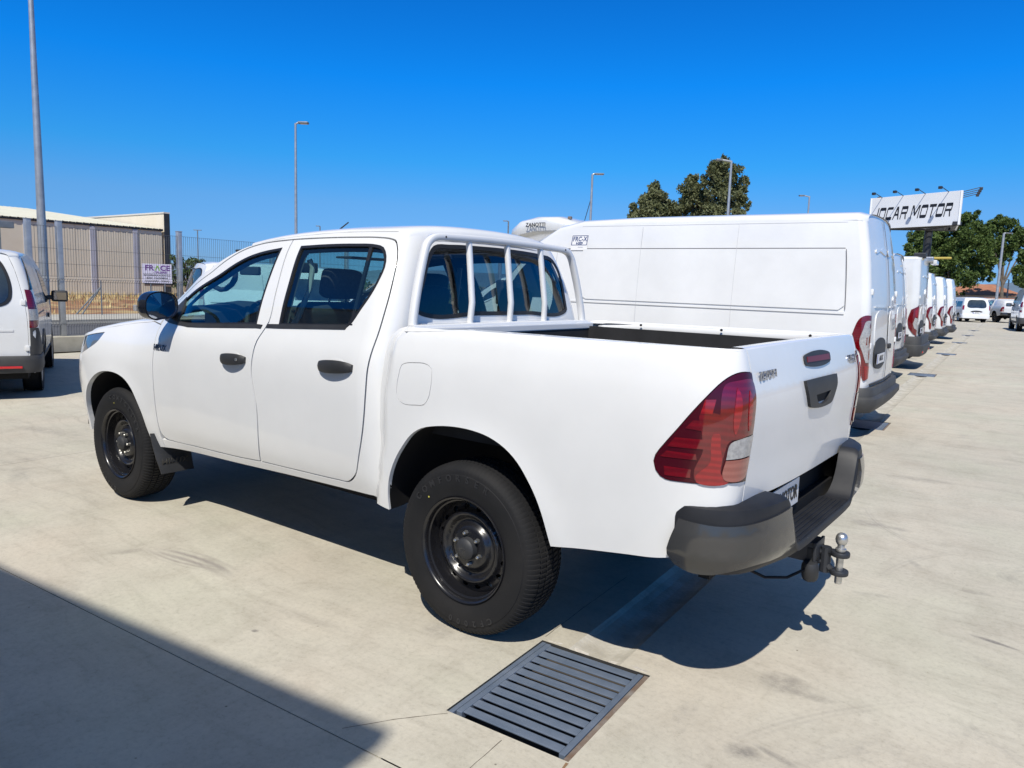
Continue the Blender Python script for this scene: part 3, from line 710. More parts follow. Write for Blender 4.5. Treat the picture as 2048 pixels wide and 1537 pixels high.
def make_pickup():
    T = thing('pickup_truck', 'large white double cab pickup in the foreground with black steel wheels and white cab guard', 'pickup truck')
    # ---- outlines (u along the flank, z up), measured
    dsm = [(1.4774,1.7462),(1.467,1.673),(1.423,1.471),(1.405,1.300),(1.425,1.262),(1.467,1.195),(1.488,1.109),(1.4936,1.031),(1.479,.938),(1.464,.8535),(1.4657,.767),(1.478,.68),(1.489,.615),(1.515,.5215)]
    fdoor = [(1.4774,1.7462,1),(1.760,1.7237),(1.9275,1.683),(2.0586,1.6203),(2.1695,1.5467),(2.36,1.4515),(2.50,1.375),(2.595,1.300,1),(2.576,1.225,1),(2.545,1.146),(2.531,1.056),(2.5315,.974),(2.53,.90),(2.535,.759),(2.543,.657),(2.549,.584),(2.543,.532),(2.512,.503),(2.44,.496),(2.17,.500),(1.718,.510),(1.515,.5215,1)]+[(a, b) for a, b in dsm[::-1][1:-1]]
    rdoor = [(1.4724,1.7465,1)]+[(a-.005, b) for a, b in dsm[1:-1]]+[(1.510,.5215,1),(1.163,.530),(.85,.539),(.775,.544),(.7335,.5685),(.697,.607),(.6686,.676),(.6392,.781),(.6214,.882),(.6084,1.020),(.6039,1.1256),(.5949,1.219),(.587,1.279),(.580,1.353),(.5745,1.452),(.577,1.552),(.587,1.640),(.604,1.685),(.6406,1.7212),(.6885,1.738),(.7785,1.7476),(.98,1.7521),(1.19,1.752)]
    fwin = [(1.5322,1.7012,1),(1.7024,1.6792),(1.8267,1.6504),(1.9398,1.6059),(2.0529,1.5453),(2.1764,1.4891),(2.316,1.4179),(2.47,1.3226),(2.515,1.272),(2.44,1.2512),(2.30,1.246),(2.1727,1.2423),(2.0505,1.2476),(1.5044,1.2791,1)]
    rwin = [(1.3688,1.7093,1),(1.1552,1.717),(.9511,1.7183),(.7804,1.7122),(.7187,1.6981),(.672,1.655),(.6483,1.6006),(.6533,1.5498),(.6766,1.4677),(.7226,1.3836),(.7508,1.335),(.7782,1.3098,1),(1.3103,1.2853,1),(1.3174,1.3565),(1.3323,1.4944),(1.362,1.6587)]
    for mir in (False, True):
        sfx = mir
        def mk(name, S, o, h, m, par, **k): return panel(name, S, o, h, m, par, mir=mir, **k)
        sy = -1 if mir else 1
        fd = dens(fdoor, .03); rd = dens(rdoor, .03); fw = dens(fwin, .03); rw = dens(rwin, .03)
        for nm, D, Wn in (('front_door', fd, fw), ('rear_door', rd, rw)):
            d = mk(nm, s_cab, inset(D, .002), [Wn], WHITE, T, step=.035, thick=.018)
            mk('door_trim', s_cab, inset(D, .012), [inset(Wn, .012)], CABIN, d, step=.09, off=-.05, thick=0)
            wi = inset(Wn, .0135)
            mk('window_seal', s_cab, inset(Wn, -.001), [wi], SEAL, d, step=0, off=.0015, thick=.014)
            mk('window_glass', s_cab, inset(Wn, .008), [], GLASS, d, step=.06, off=-.007, thick=0)
            # black belt strip under the window
            if nm == 'front_door': st = [(1.448,1.282),(1.50,1.2835),(2.05,1.254),(2.173,1.250),(2.30,1.254),(2.44,1.262),(2.55,1.283),(2.555,1.250),(2.44,1.238),(2.30,1.233),(2.173,1.229),(2.05,1.233),(1.50,1.262),(1.455,1.262)]
            else: st = [(.775,1.318),(1.31,1.293),(1.405,1.2885),(1.412,1.268),(1.31,1.271),(.79,1.296)]
            mk('belt_moulding', s_cab, st, [], BLACKP, d, step=0, off=.004, thick=.012)
            if nm == 'rear_door':
                bar = [(.800,1.70),(.822,1.70),(.770,1.318),(.748,1.318)]
                mk('quarter_bar', s_cab, bar, [], SEAL, d, step=.05, off=.001, thick=.012)
            else:
                tri = dens([(2.33,1.245,1),(2.32,1.30),(2.36,1.40,1),(2.47,1.33),(2.555,1.275,1),(2.44,1.2512)], .03)
                mk('mirror_base', s_cab, tri, [], BLACKP, d, step=.05, off=.004, thick=.012)
        # handles
        for par_i, (u0, z0, w_) in enumerate(((1.655, 1.083, .112), (.805, 1.116, .122))):
            d = [c for c in T.children if c.name.startswith(('front_door', 'rear_door')[par_i])][-1]
            pts = dens([(u0-w_,z0+.002),(u0-w_*.72,z0+.024),(u0,z0+.030),(u0+w_*.7,z0+.022),(u0+w_,z0+.004),(u0+w_*.85,z0-.022),(u0+w_*.3,z0-.042),(u0-w_*.35,z0-.040),(u0-w_*.85,z0-.024)], .012)
            c = mk('handle_recess', s_cab, dens(circle(u0, z0-.004, w_*.66, .044, 20), .02), [], WHITE, d, step=.02, off=.0015, thick=.002)
            b = MB(); loop = []
            K = 14
            for i in range(K+1):
                t = i/K; uu = u0-w_+2*w_*t; hh = .005+.038*math.sin(PI*t)**.55; p = P3(s_cab, uu, z0+.004*math.cos(PI*t), hh*.75)
                nn = snorm(s_cab, uu, z0, 1); zz = Vector((0, 0, 1)); rr = .017+.017*math.sin(PI*t)**.5
                loop.append([p+zz*(rr*math.sin(q))+nn*(.010*math.cos(q)) for q in [2*PI*k/10 for k in range(10)]])
            V = [my(v) if mir else v for r_ in loop for v in r_]; F = [(i*10+k, i*10+(k+1) % 10, (i+1)*10+(k+1) % 10, (i+1)*10+k) for i in range(K) for k in range(10)]+[tuple(range(10)), tuple(K*10+k for k in range(10))]
            b.add(V, F); b.build('door_handle', BLACKP, d, smooth=True)
            if par_i == 0:
                q = P3(s_cab, u0-w_*.62, z0+.003, .033); b = MB(); b.lathe([(0, .004), (.008, .004), (.009, 0)], 16, Matrix.Translation((q.x, sy*q.y, q.z)) @ (Matrix.Rotation(PI, 4, 'Z') if mir else Matrix())); b.build('lock_cylinder', NUT, d, smooth=True)
        # ---- cab shell round the doors
        un = [(2.60,1.300),(2.50,1.3795),(2.36,1.457),(2.1695,1.5525),(2.0616,1.626),(1.93,1.689),(1.7610,1.7295),(1.463,1.752),(1.189,1.7575),(.98,1.7576),(.7785,1.753),(.6885,1.7435),(.636,1.7255),(.599,1.688),(.5815,1.641),(.5715,1.552),(.569,1.452),(.575,1.353),(.582,1.279),(.590,1.219),(.599,1.1256),(.6034,1.020),(.6164,.882),(.6342,.780),(.6636,.674),(.692,.603),(.730,.563),(.775,.5385),(.85,.5335),(1.163,.5245),(1.515,.516),(1.718,.5045),(2.17,.4945),(2.44,.4905),(2.556,.497)]
        sil = [(2.556,.435,1),(2.45,.442),(1.7465,.465),(1.1835,.486),(.64,.499),(U_CE,.50,1),(U_CE,1.10),(U_CE,1.60),(U_CE,1.772,1),(.6911,1.7783),(1.0467,1.7824),(1.2786,1.7751),(1.6046,1.7523),(1.8565,1.7168),(1.9465,1.6927),(2.0593,1.6473),(2.1478,1.6028),(2.256,1.546),(2.42,1.460),(2.60,1.365),(2.70,1.298),(2.745,1.235,1),(2.605,1.225,1)]
        shell = [(2.60,1.300,1)]+un[1:-1]+[(2.556,.4905,1)]+sil
        mk('cab_shell', s_cab, dens(shell, .03), [], WHITE, T, step=.035, thick=.016)
        mk('cab_lining', s_cab, dens([(2.60,1.30,1),(2.36,1.46),(1.93,1.695),(1.463,1.755),(.98,1.7576),(.64,1.72),(.575,1.60),(.58,1.35),(.60,1.1,1),(U_CE+.01,1.1,1),(U_CE+.01,1.765,1),(.9,1.775),(1.28,1.77),(1.6,1.748),(1.8565,1.715),(2.0593,1.645),(2.42,1.45),(2.60,1.36),(2.70,1.30,1)], .06), [], CABIN, T, step=.1, off=-.03, thick=0)
        # ---- front fender and nose
        arch = [(2.665,.425,1),(2.690,.52),(2.703,.630),(2.740,.718),(2.79,.792),(2.87,.850),(2.967,.878),(3.085,.884),(3.21,.868),(3.32,.822),(3.41,.752),(3.475,.660),(3.505,.56),(3.515,.42,1)]
        top = [(2.80,1.222),(2.98,1.205),(3.2,1.172),(3.45,1.130),(3.75,1.075),(4.05,1.020),(U_FE,1.0,1)]
        fen = [(2.561,.435,1)]+arch+[(3.7,.40),(4.1,.37),(U_FE,.36,1)]+top[::-1]+[(2.745,1.229,1),(2.605,1.219,1),(2.581,1.219,1),(2.552,1.146),(2.537,1.056),(2.5375,.974),(2.536,.90),(2.541,.759),(2.549,.657),(2.555,.584),(2.561,.50,1)]
        # headlight cut-out
        hl = dens([(3.27,1.132,1),(3.45,1.108),(3.75,1.056),(4.02,.998,1),(4.05,.93),(3.9,.925),(3.6,.958),(3.42,1.01),(3.30,1.075)], .03)
        f = mk('front_fender', s_cab, dens(fen, .035), [hl], WHITE, T, step=.045, thick=.03)
        mk('headlight', s_cab, inset(hl, .004), [], LHEAD, T, step=.05, off=-.003, thick=.03)
        # ---- bed side
        lamp = dens([(U_END+.003,1.2636,1),(-1.165,1.2665),(-1.130,1.2565),(-1.099,1.2365),(-1.068,1.2069),(-1.034,1.1679),(-1.000,1.1214),(-.962,1.0632),(-.9214,1.0029),(-.897,.9632),(-.8917,.9399),(-.900,.9111),(-.9173,.8911),(-.9372,.8822),(-.9936,.8812),(-1.052,.8826),(-1.0955,.8853),(-1.143,.8892),(U_END+.003,.8847,1)], .02)
        fuel = dens([(.350,1.166),(.320,1.178),(.2826,1.1822),(.1987,1.1819),(.170,1.165),(.1641,1.1327),(.167,1.085),(.1801,1.0344),(.205,1.005),(.25,.998),(.335,.996),(.366,1.015),(.3731,1.060),(.364,1.120)], .02)
        ra = [(.4515,.473,1),(.448,.55),(.428,.64),(.385,.730),(.3336,.8019),(.2809,.861),(.2161,.900),(.1179,.924),(.02,.934),(-.0768,.932),(-.165,.917),(-.2465,.883),(-.3083,.8364),(-.3607,.7717),(-.4008,.7059),(-.4309,.633),(-.4496,.5682),(-.4636,.5178,1)]
        bed = [(.40,1.334,1)]+[(a+.028, b) for b, a in T_CREST[::-1]]+[(.628,.495,1)]+ra+[(-.5944,.538),(-.7897,.566),(-.93,.585),(-1.05,.62,1),(-1.05,.80,1),(U_END+.003,.806,1),(U_END+.003,1.343,1),(-.8323,1.341),(-.1639,1.3362)]
        bs = mk('bed_side', s_bed, dens(bed, .03), [inset(lamp, -.0015), inset(fuel, -.0012)], WHITE, T, step=.035, thick=.022)
        if not mir: mk('fuel_flap', s_bed, inset(fuel, .0012), [], WHITE, T, step=.03, thick=.01)
        else: mk('flank_plug', s_bed, inset(fuel, .0012), [], WHITE, T, step=.03, thick=.01)
        # arch return lips and wheel housing
        for nm, A, S in (('wheel_housing', ra, s_bed), ('wheel_housing', arch, s_cab)):
            D = dens([a for a in A], .03, False); V = []; F = []
            for a, z in D:
                p = Vector(S(a, z)); V += [(p.x, sy*(p.y-.012), p.z), (p.x, sy*(p.y-.05), p.z), (p.x+(.0 if abs(p.x) > 2 else 0), sy*.50, p.z+.03)]
            for i in range(len(D)-1):
                for k in range(2): F.append((3*i+k, 3*i+k+1, 3*i+k+4, 3*i+k+3))
            n0 = len(V); cx = D[len(D)//2][0]; V.append((cx, sy*.50, .45))
            for i in range(len(D)-1): F.append((3*i+2, n0, 3*i+5))
            o = mesh(nm, V, F, DARK, T, smooth=True)
        # tail lamp: dark cover, red bodies, clear and amber chambers
        TL = mk('tail_light', s_bed, inset(lamp, .0015), [], LREDD, T, step=.03, off=.004, thick=.03)
        e = U_END
        for nm, o, mm, of in (
            ('lens_red', [(-1.03,1.125),(-1.10,1.12),(-1.12,1.06),(e+.010,1.062,1),(e+.010,1.056,1),(-1.125,1.034),(-1.115,.99),(-1.10,.90),(-1.04,.888),(-1.03,.92),(-1.05,1.0),(-1.04,1.06)], LRED, .0055),
            ('lens_red', [(-1.128,1.235),(-1.105,1.225),(-1.09,1.10),(-1.10,1.05),(-1.115,1.042),(e+.012,1.062,1),(e+.012,1.10),(e+.012,1.235)], LRED, .0065),
            ('lens_red', [(-1.075,1.175,1),(-1.042,1.172,1),(-1.030,1.125,1),(-1.065,1.125,1)], LREDB, .0065),
            ('lens_red', [(-1.010,1.100,1),(-1.085,1.103,1),(-1.085,1.070,1),(-1.035,1.067,1),(-.988,1.070,1)], LRED, .0065),
            ('lens_red', [(-.958,1.035,1),(-1.055,1.038,1),(-1.065,1.005,1),(-.935,1.000,1)], LRED, .0065),
            ('lens_red', [(-.935,.985,1),(-1.03,.985,1),(-1.035,.965,1),(-.915,.962,1)], LRED, .0065),
            ('lens_red', [(-1.092,1.062),(-1.10,1.02),(-1.11,.975),(-1.112,.925),(-1.14,.894),(-1.04,.888),(-1.035,.905),(-1.075,.96),(-1.072,1.02),(-1.075,1.06)], LREDB, .0068),
            ('lens_red', [(-.93,.93,1),(-1.02,.93,1),(-1.02,.90,1),(-.935,.897,1)], LRED, .0062),
            ('lens_red', [(-1.135,1.19),(-1.142,1.215),(-1.150,1.20),(-1.148,1.09),(-1.140,1.06),(-1.132,1.08)], LREDB, .0085),
            ('lens_red', [(-1.185,1.19),(-1.190,1.205),(-1.198,1.19),(-1.196,1.09),(-1.190,1.07),(-1.184,1.09)], LREDB, .0085),
            ('lens_clear', [(-1.130,1.030),(-1.165,1.045),(e+.012,1.052,1),(e+.014,.982,1),(-1.122,.974,1)], LCLR, .009),
            ('lens_amber', [(-1.122,.970,1),(e+.014,.976,1),(e+.016,.925),(e+.022,.908),(-1.13,.900),(-1.118,.915)], LAMB, .009)):
            mk(nm, s_bed, dens(o, .012), [], mm, TL, step=.02, off=of, thick=.003)
        # lamp return: narrow outer ledge seen past the tailgate
        # ---- bed rail caps and inner walls
        V = []; F = []; us = [.40-.04*i for i in range(29)]; us += [us[-1]+(U_END-us[-1])*(i+1)/22 for i in range(22)]
        for u in us:
            zt_ = 1.3355-.022*sm(.0, .4, u)-(.012*sm(-1.1, -.7, u) if mir else 0); P_ = Vector(s_bed(u, zt_)); nn = Vector(s_bed(u-.004, zt_))-Vector(s_bed(u+.004, zt_)); nn = Vector((nn.y, -nn.x, 0)).normalized()
            if nn.y < -.01 or (abs(nn.y) <= .01 and nn.x > 0): nn = -nn
            dm = .092-.034*sm(-.95, U_END, u)
            for d_, z_ in ((0, 0), (.003, .003), (.010, .0045), (.035, .005), (dm-.006, .004), (dm, -.002), (dm, -.052), (dm-.015, -.056)):
                q = P_-nn*d_; V.append((q.x, sy*q.y, zt_+z_))
        for i in range(len(us)-1):
            for k in range(7): F.append((i*8+k, i*8+k+1, (i+1)*8+k+1, (i+1)*8+k))
        o = mesh('bed_rail', V, F, WHITE, T, smooth=True)
        for x in ((-.93, -.45, .05) if mir else ()):
            b = MB(); b.lathe([(0, .002), (.007, .002), (.0075, -.004)], 14, Matrix.Translation((x, sy*.772, 1.325)) @ Matrix.Rotation(0 if mir else PI, 4, 'Z')); b.build('rail_hole', DARK, o)
        b = MB(); b.box(-1.10, .42, sy*.765-(.012), sy*.765+.012, .86, 1.30); b.build('bed_inner_wall', LINER, T)
        # ---- mirrors
        M = MB(); cx, cy, cz = 2.37, .985, 1.350
        rings = []
        K = 9
        for i in range(K+1):
            t = i/K; x = .075-.17*t                         # from the front (bulged) to the glass plane
            s_ = (math.sin(PI/2*min(1, (t*1.0+.12)/.7)))**.6 if t < .7 else 1.0
            ring = []
            for k in range(28):
                a = 2*PI*k/28; c_, q_ = math.cos(a), math.sin(a)
                yy = .100*s_*math.copysign(abs(c_)**.72, c_); zz = .086*s_*math.copysign(abs(q_)**.78, q_)
                if c_ < 0: zz *= .92-.10*c_*0
                zz += .012*(-yy/.12)*0
                ring.append(Vector((cx+x, sy*(cy+yy), cz+zz-.12*(yy)*.35)))
            rings.append(ring)
        V = [v for r_ in rings for v in r_]; F = [(i*28+k, i*28+(k+1) % 28, (i+1)*28+(k+1) % 28, (i+1)*28+k) for i in range(K) for k in range(28)]+[tuple(range(28))]
        n0 = len(V); V += [Vector((v.x+.001, cy*sy+(v.y-cy*sy)*.93, cz+(v.z-cz)*.90)) for v in rings[-1]]; F += [(K*28+k, K*28+(k+1) % 28, n0+(k+1) % 28, n0+k) for k in range(28)]
        n1 = len(V); V += [Vector((v.x+.010, v.y, v.z)) for v in V[n0:n0+28]]; F += [(n0+k, n0+(k+1) % 28, n1+(k+1) % 28, n1+k) for k in range(28)]
        M.add(V, F); mr = M.build('door_mirror', BLACKG, T, smooth=True, angle=50)
        g = V[n1:n1+28]; mesh('mirror_glass', g+[Vector((cx-.090, sy*cy, cz))], [(k, (k+1) % 28, 28) if not mir else ((k+1) % 28, k, 28) for k in range(28)], MIRROR, mr, smooth=False)
        b = MB(); b.tube([(2.43, sy*.835, 1.29), (2.42, sy*.87, 1.30), (2.39, sy*.91, 1.315)], .034, 12, ry=.026); b.build('mirror_arm', BLACKP, mr, smooth=True)
        b = MB(); b.add(*bevel_box(2.395, 2.425, sy*1.070-.012, sy*1.070+.012, 1.315, 1.35, .005)); b.build('mirror_indicator', LCLR, mr)
    # ---- roof, windscreen, bonnet
    E1 = [(.60,.0,1.765),(.6911,0,1.7783),(.85,0,1.781),(1.0467,0,1.7824),(1.2786,0,1.7751),(1.45,0,1.765),(1.6046,0,1.7523),(1.74,0,1.736),(1.8565,0,1.7168)]
    E1 = [Vector(s_cab(u, z))+Vector((0, -.003, .002)) for u, _, z in E1]; E1 = [E1[0]+Vector((-.030, -.012, -.060)), E1[0]+Vector((-.018, -.006, -.022))]+E1
    kr = len(E1); bow = [-.04+.12*sm(1.2, 1.9, e.x)+.0 for e in E1]; crown = [.056+.03*0 for e in E1]; crown[0] = .050
    ringskin('roof', E1, WHITE, T, 34, 2.25, crown, bow)
    lin = ringskin('headlining', [e+Vector((0, -.02, -.025)) for e in E1], CABIN, T, 16, 2.25, crown, bow)
    Ew = [(1.8565,1.7168),(1.9465,1.6927),(2.0593,1.6473),(2.1478,1.6028),(2.256,1.546),(2.42,1.460),(2.60,1.365),(2.70,1.298),(2.745,1.235)]
    Ew = [Vector(s_cab(u, z)) for u, z in Ew]
    Wg = [e+Vector((.0, -.03, .0)) for e in Ew]
    ringskin('windscreen', Wg, GLASS, T, 24, 2.6, [.056-.03*i/8 for i in range(9)], [.08+.16*i/8 for i in range(9)])
    Eh = [(2.745,1.235)]+[(2.80,1.224),(2.98,1.207),(3.2,1.174),(3.45,1.132),(3.75,1.077),(4.05,1.022),(4.25,1.005)]
    Eh = [Vector(s_cab(u, z))+Vector((0, -.006, .001)) for u, z in Eh]
    ringskin('bonnet', Eh, WHITE, T, 26, 2.5, [.03,.038,.050,.055,.052,.045,.035,.03], [.10,.10,.08,.07,.06,.04,.02,.01])
    b = MB(); b.add(*bevel_box(2.72, 2.90, -.66, .66, 1.205, 1.232, .01)); b.build('cowl', BLACKP, T)
    # front grille and bumper inserts
    for nm, zz0, zz1, yy in (('grille', .74, .97, .50), ('lower_grille', .45, .58, .60)):
        S = lambda y, z: (s_cab(U_FE, z)[0]+.006-.10*(y/.7)**2, y, z)
        panel(nm, S, dens([(-yy,zz0,1),(-yy-.05,zz1,1),(yy+.05,zz1,1),(yy,zz0,1)], .06), [], BLACKG, T, step=.08, sg=-1, thick=.02)
    # ---- rear wall of the cab
    wb = lambda z: tab(T_CAB, z)-.13
    wl_ = [(wb(z)-.0, z) for z in (1.10, 1.2, 1.3, 1.4, 1.5, 1.6, 1.7, 1.75)]
    rw_ = [(y, z, 1) if i == 0 else (y, z) for i, (y, z) in enumerate(wl_)]+[(.50,1.795),(.25,1.812),(0,1.815),(-.25,1.812),(-.50,1.795)]+[(-y, z) for y, z in wl_[::-1][:-1]]+[(-wl_[0][0], 1.10, 1)]
    bw = dens([(.4834,1.7154),(.545,1.6524),(.6187,1.5169),(.6678,1.4354),(.672,1.4004),(.6317,1.3756),(.2204,1.3748),(-.2204,1.3748),(-.6317,1.3756),(-.672,1.4004),(-.6678,1.4354),(-.655,1.54),(-.6205,1.655),(-.565,1.708),(-.4687,1.7199),(-.1314,1.7328),(.1314,1.7328),(.37,1.727)], .03)
    rwall = panel('cab_rear_wall', s_rear, dens(rw_, .04), [bw], WHITE, T, step=.05, thick=.012)
    panel('window_seal', s_rear, inset(bw, -.003), [inset(bw, .018)], SEAL, rwall, step=0, off=.003, thick=.01)
    panel('rear_window', s_rear, inset(bw, .012), [], GLASSD, rwall, step=.08, off=-.002, thick=0)
    panel('cab_rear_lining', s_rear, inset(dens(rw_, .05), .02), [inset(bw, .02)], CABIN, T, step=.1, off=-.03, thick=0)
    for zz, hh in ((1.335, .006), (1.300, .006), (1.262, .006)):
        b = MB(); V, F = bevel_box(tab(T_CREAR, zz)-.034, tab(T_CREAR, zz)-.020, -.66, .66, zz-hh, zz+hh, .005); b.add(V, F); b.build('pressed_rib', WHITE, rwall, smooth=True)
    # ---- bed floor, head panel, tailgate
    b = MB(); b.box(-1.10, .42, -.76, .76, .84, .86); b.box(.40, .425, -.76, .76, .86, 1.30); b.build('bed_floor', LINER, T)
    b = MB(); b.add(*bevel_box(.395, .432, -.80, .80, 1.285, 1.322, .006)); b.build('bed_head_rail', WHITE, T)
    g = dens([(YS-.003,1.338,1),(.4,1.345),(0,1.348),(-.4,1.345),(-YS+.003,1.338,1),(-YS+.003,1.1),(-YS+.003,.90),(-YS+.003,.766,1),(-.4,.780),(0,.786),(.4,.792),(YS-.003,.806,1),(YS-.003,.95),(YS-.003,1.15)], .03)
    Tg = panel('tailgate', s_gate, g, [], WHITE, T, step=.04, thick=.04)
    V = []; F = []
    for i in range(25):
        y = YS-.003-2*(YS-.003)*i/24; x = s_gate(y, 1.342)[0]; zt = 1.3385+.007*(1-(y/YS)**2)
        for dx, dz in ((0, -.004), (.006, .003), (.016, .006), (.05, .006), (.058, .0), (.058, -.5)): V.append((x+dx, y, zt+dz))
    for i in range(24):
        for k in range(5): F.append((i*6+k, i*6+k+1, (i+1)*6+k+1, (i+1)*6+k))
    mesh('top_cap', V, F, WHITE, Tg, smooth=True)
    panel('brake_light', s_gate, dens([(.172,1.292),(.190,1.287),(.19,1.256),(.17,1.2505),(-.17,1.2465),(-.19,1.252),(-.194,1.284),(-.175,1.290)], .02), [], BLACKP, Tg, step=0, off=.006, thick=.012)
    panel('brake_lens', s_gate, dens([(.16,1.284,1),(.165,1.262,1),(-.17,1.257,1),(-.17,1.281,1)], .03), [], mat('brake_red', (.13, .006, .012), .4), Tg, step=0, off=.009, thick=.004)
    hp = panel('tailgate_handle', s_gate, dens([(.232,1.194,1),(.0,1.193),(-.236,1.190,1),(-.245,1.150),(-.24,1.138),(-.205,1.10),(-.175,1.075),(-.12,1.068),(.10,1.075),(.165,1.088),(.19,1.12),(.225,1.17)], .02), [dens([(.098,1.128,1),(-.13,1.128,1),(-.095,1.094),(.065,1.096)], .02)], BLACKP, Tg, step=.03, off=.012, thick=.022)
    panel('handle_recess', s_gate, dens([(.10,1.13,1),(-.14,1.13,1),(-.10,1.09,1),(.07,1.09,1)], .03), [], DARK, Tg, step=0, off=.002, thick=0)
    for s, y0, zc, sz, w in (('TOYOTA', .612, 1.2435, .046, .98), ('HILUX', -.620, 1.231, .060, 1.0)):
        M_ = frame(Vector(s_gate(y0, zc))+Vector((-.003, 0, 0)), (-.0, -1, 0), (0, 0, 1))
        text_mesh('badge_lettering', s, sz, BADGE, Tg, M_, .003, bold=.0008, xs=w, shear=.15 if s == 'HILUX' else 0)
    for sy in (1, -1):
        M_ = frame(P3(s_cab, 2.455, 1.085, .002) if sy > 0 else Vector(my(P3(s_cab, 2.455, 1.085, .002))), (-1*sy, 0, .0), (0, 0, 1))
        text_mesh('badge_lettering', 'HILUX', .052, BADGE, T, M_, .003, bold=.0010, shear=.25)
    # ---- cab guard bars (head board)
    HB = bpy.data.objects.new('cab_guard', None); COL.objects.link(HB); HB.parent = T
    x0, x1 = .452, .482
    pts = []
    def bar(pts, r, nm): b = MB(); b.tube(pts, r, 8, ry=r*1.0); return b.build(nm, WHITE, HB, smooth=True)
    A = [(.452,.758,1.30),(.456,.745,1.39),(.466,.705,1.54),(.478,.655,1.685)]
    cor = [(.482,.635,1.722),(.483,.600,1.748),(.483,.555,1.757)]
    half = A+cor
    top = [(.483, y, 1.757+.010*(1-(y/.55)**2)) for y in (.45, .3, .15, 0)]
    full = half+top+[(x, -y, z) for x, y, z in (half+top[:-1])[::-1]]
    def flat(pts, w, d, nm, par, up=None):
        """flat tube: wide across the plane of the frame, bevelled"""
        V = []; F = []; P_ = [Vector(p) for p in pts]; n = len(P_); pr = [(-w,-d+.006),(-w+.006,-d),(w-.006,-d),(w,-d+.006),(w,d-.006),(w-.006,d),(-w+.006,d),(-w,d-.006)]
        for i, p in enumerate(P_):
            t = (P_[min(i+1, n-1)]-P_[max(i-1, 0)]).normalized(); ax = Vector((1, 0, 0)); ax = (ax-t*ax.dot(t)).normalized(); s_ = t.cross(ax)
            for a, b_ in pr: V.append(p+s_*a+ax*b_)
        for i in range(n-1):
            for k in range(8): F.append((i*8+k, i*8+(k+1) % 8, i*8+8+(k+1) % 8, i*8+8+k))
        F += [tuple(range(8)), tuple((n-1)*8+k for k in range(8))]
        b = MB(); b.add(V, F); return b.build(nm, WHITE, par, smooth=True, angle=50)
    fine = []
    for i in range(len(full)-1):
        a, b_ = Vector(full[i]), Vector(full[i+1]); fine += [a.lerp(b_, .25), a.lerp(b_, .75)]
    fine = [Vector(full[0])]+fine+[Vector(full[-1])]
    flat(fine, .0175, .019, 'frame', HB)
    flat([(.440, .775, 1.318), (.440, 0, 1.322), (.440, -.775, 1.318)], .018, .022, 'foot_rail', HB)
    for yb in (.325, .005, -.31):
        flat([(.450, yb*1.05, 1.325), (.444, yb*1.03, 1.442), (.446, yb*1.028, 1.452), (.484, yb, 1.75)], .0145, .0145, 'bar', HB)
    for y in (.52, -.55):
        b = MB(); b.lathe([(0, .002), (.005, .002), (.005, -.003)], 10, Matrix.Translation((.483-.0195, y, 1.758)) @ Matrix.Rotation(PI/2, 4, 'Z')); b.build('bolt_hole', DARK, HB)
    # ---- interior
    I = MB(); I.add(*bevel_box(.62, 2.6, -.80, .80, .55, .62, .01)); I.build('cabin_floor', CABIN, T)
    b = MB(); n_ = 14; V = []; F = []
    pr = [(2.74,1.265),(2.58,1.315),(2.42,1.345),(2.28,1.345),(2.20,1.31),(2.20,1.12),(2.26,.95),(2.35,.75)]
    for y in (-.76, -.4, 0, .2, .30, .40, .52, .62, .76):
        lift = .035*math.exp(-((y-.40)/.16)**2)
        for x, z in pr: V.append((x-(lift*.8 if 2.2 < x < 2.5 else 0), y, z+(lift if z > 1.1 else 0)))
    for i in range(8):
        for k in range(7): F.append((i*8+k, i*8+k+1, (i+1)*8+k+1, (i+1)*8+k))
    b.add(V, F); b.build('dashboard', CABIN, T, smooth=True)
    sw = bpy.data.objects.new('steering_wheel', None); COL.objects.link(sw); sw.parent = T
    Ms = Matrix.Translation((2.02, .40, 1.215)) @ Matrix.Rotation(R(-68), 4, 'Y')
    b = MB(); b.tube([Ms @ Vector((.185*math.cos(t), .185*math.sin(t), 0)) for t in [2*PI*k/40 for k in range(41)]], .015, 10); b.build('rim', CABIN, sw, smooth=True)
    b = MB()
    for a in (PI, 0, -PI/2): b.tube([Ms @ Vector((.04*math.sin(a), .04*math.cos(a), -.03)), Ms @ Vector((.175*math.sin(a), .175*math.cos(a), 0))], .016, 8)
    b.lathe([(0, .0), (.06, .0), (.07, -.02), (.05, -.05)], 24, Ms @ Matrix.Rotation(PI/2, 4, 'X')); b.build('spokes', CABIN, sw, smooth=True)
    def seat(name, x, y, w, z0=.62, back=.62, head=True, hw=.13):
        s_ = bpy.data.objects.new(name, None); COL.objects.link(s_); s_.parent = T
        b = MB(); b.add(*bevel_box(x, x+.52, y-w/2, y+w/2, z0, z0+.22, .06, 3)); b.build('cushion', SEATF, s_, smooth=True, angle=60)
        M_ = Matrix.Translation((x+.06, y, z0+.16)) @ Matrix.Rotation(R(-14), 4, 'Y')
        b = MB(); b.add(*bevel_box(-.07, .06, -w/2, w/2, 0, back, .055, 3, M_)); b.build('backrest', SEATF, s_, smooth=True, angle=60)
        if head:
            for yh in (head if isinstance(head, tuple) else (0,)):
                b = MB(); b.add(*bevel_box(-.06, .045, yh-hw, yh+hw, back+.03, back+.20, .045, 3, M_)); b.build('headrest', SEATF, s_, smooth=True, angle=60)
                b = MB()
                for q in (-.06, .06): b.tube([M_ @ Vector((0, yh+q, back-.03)), M_ @ Vector((0, yh+q, back+.06))], .007, 8)
                b.build('headrest_post', STEEL, s_, smooth=True)
    seat('front_seat', 1.52, .38, .52, z0=.66, back=.60); seat('front_seat', 1.52, -.38, .52, z0=.66, back=.60)
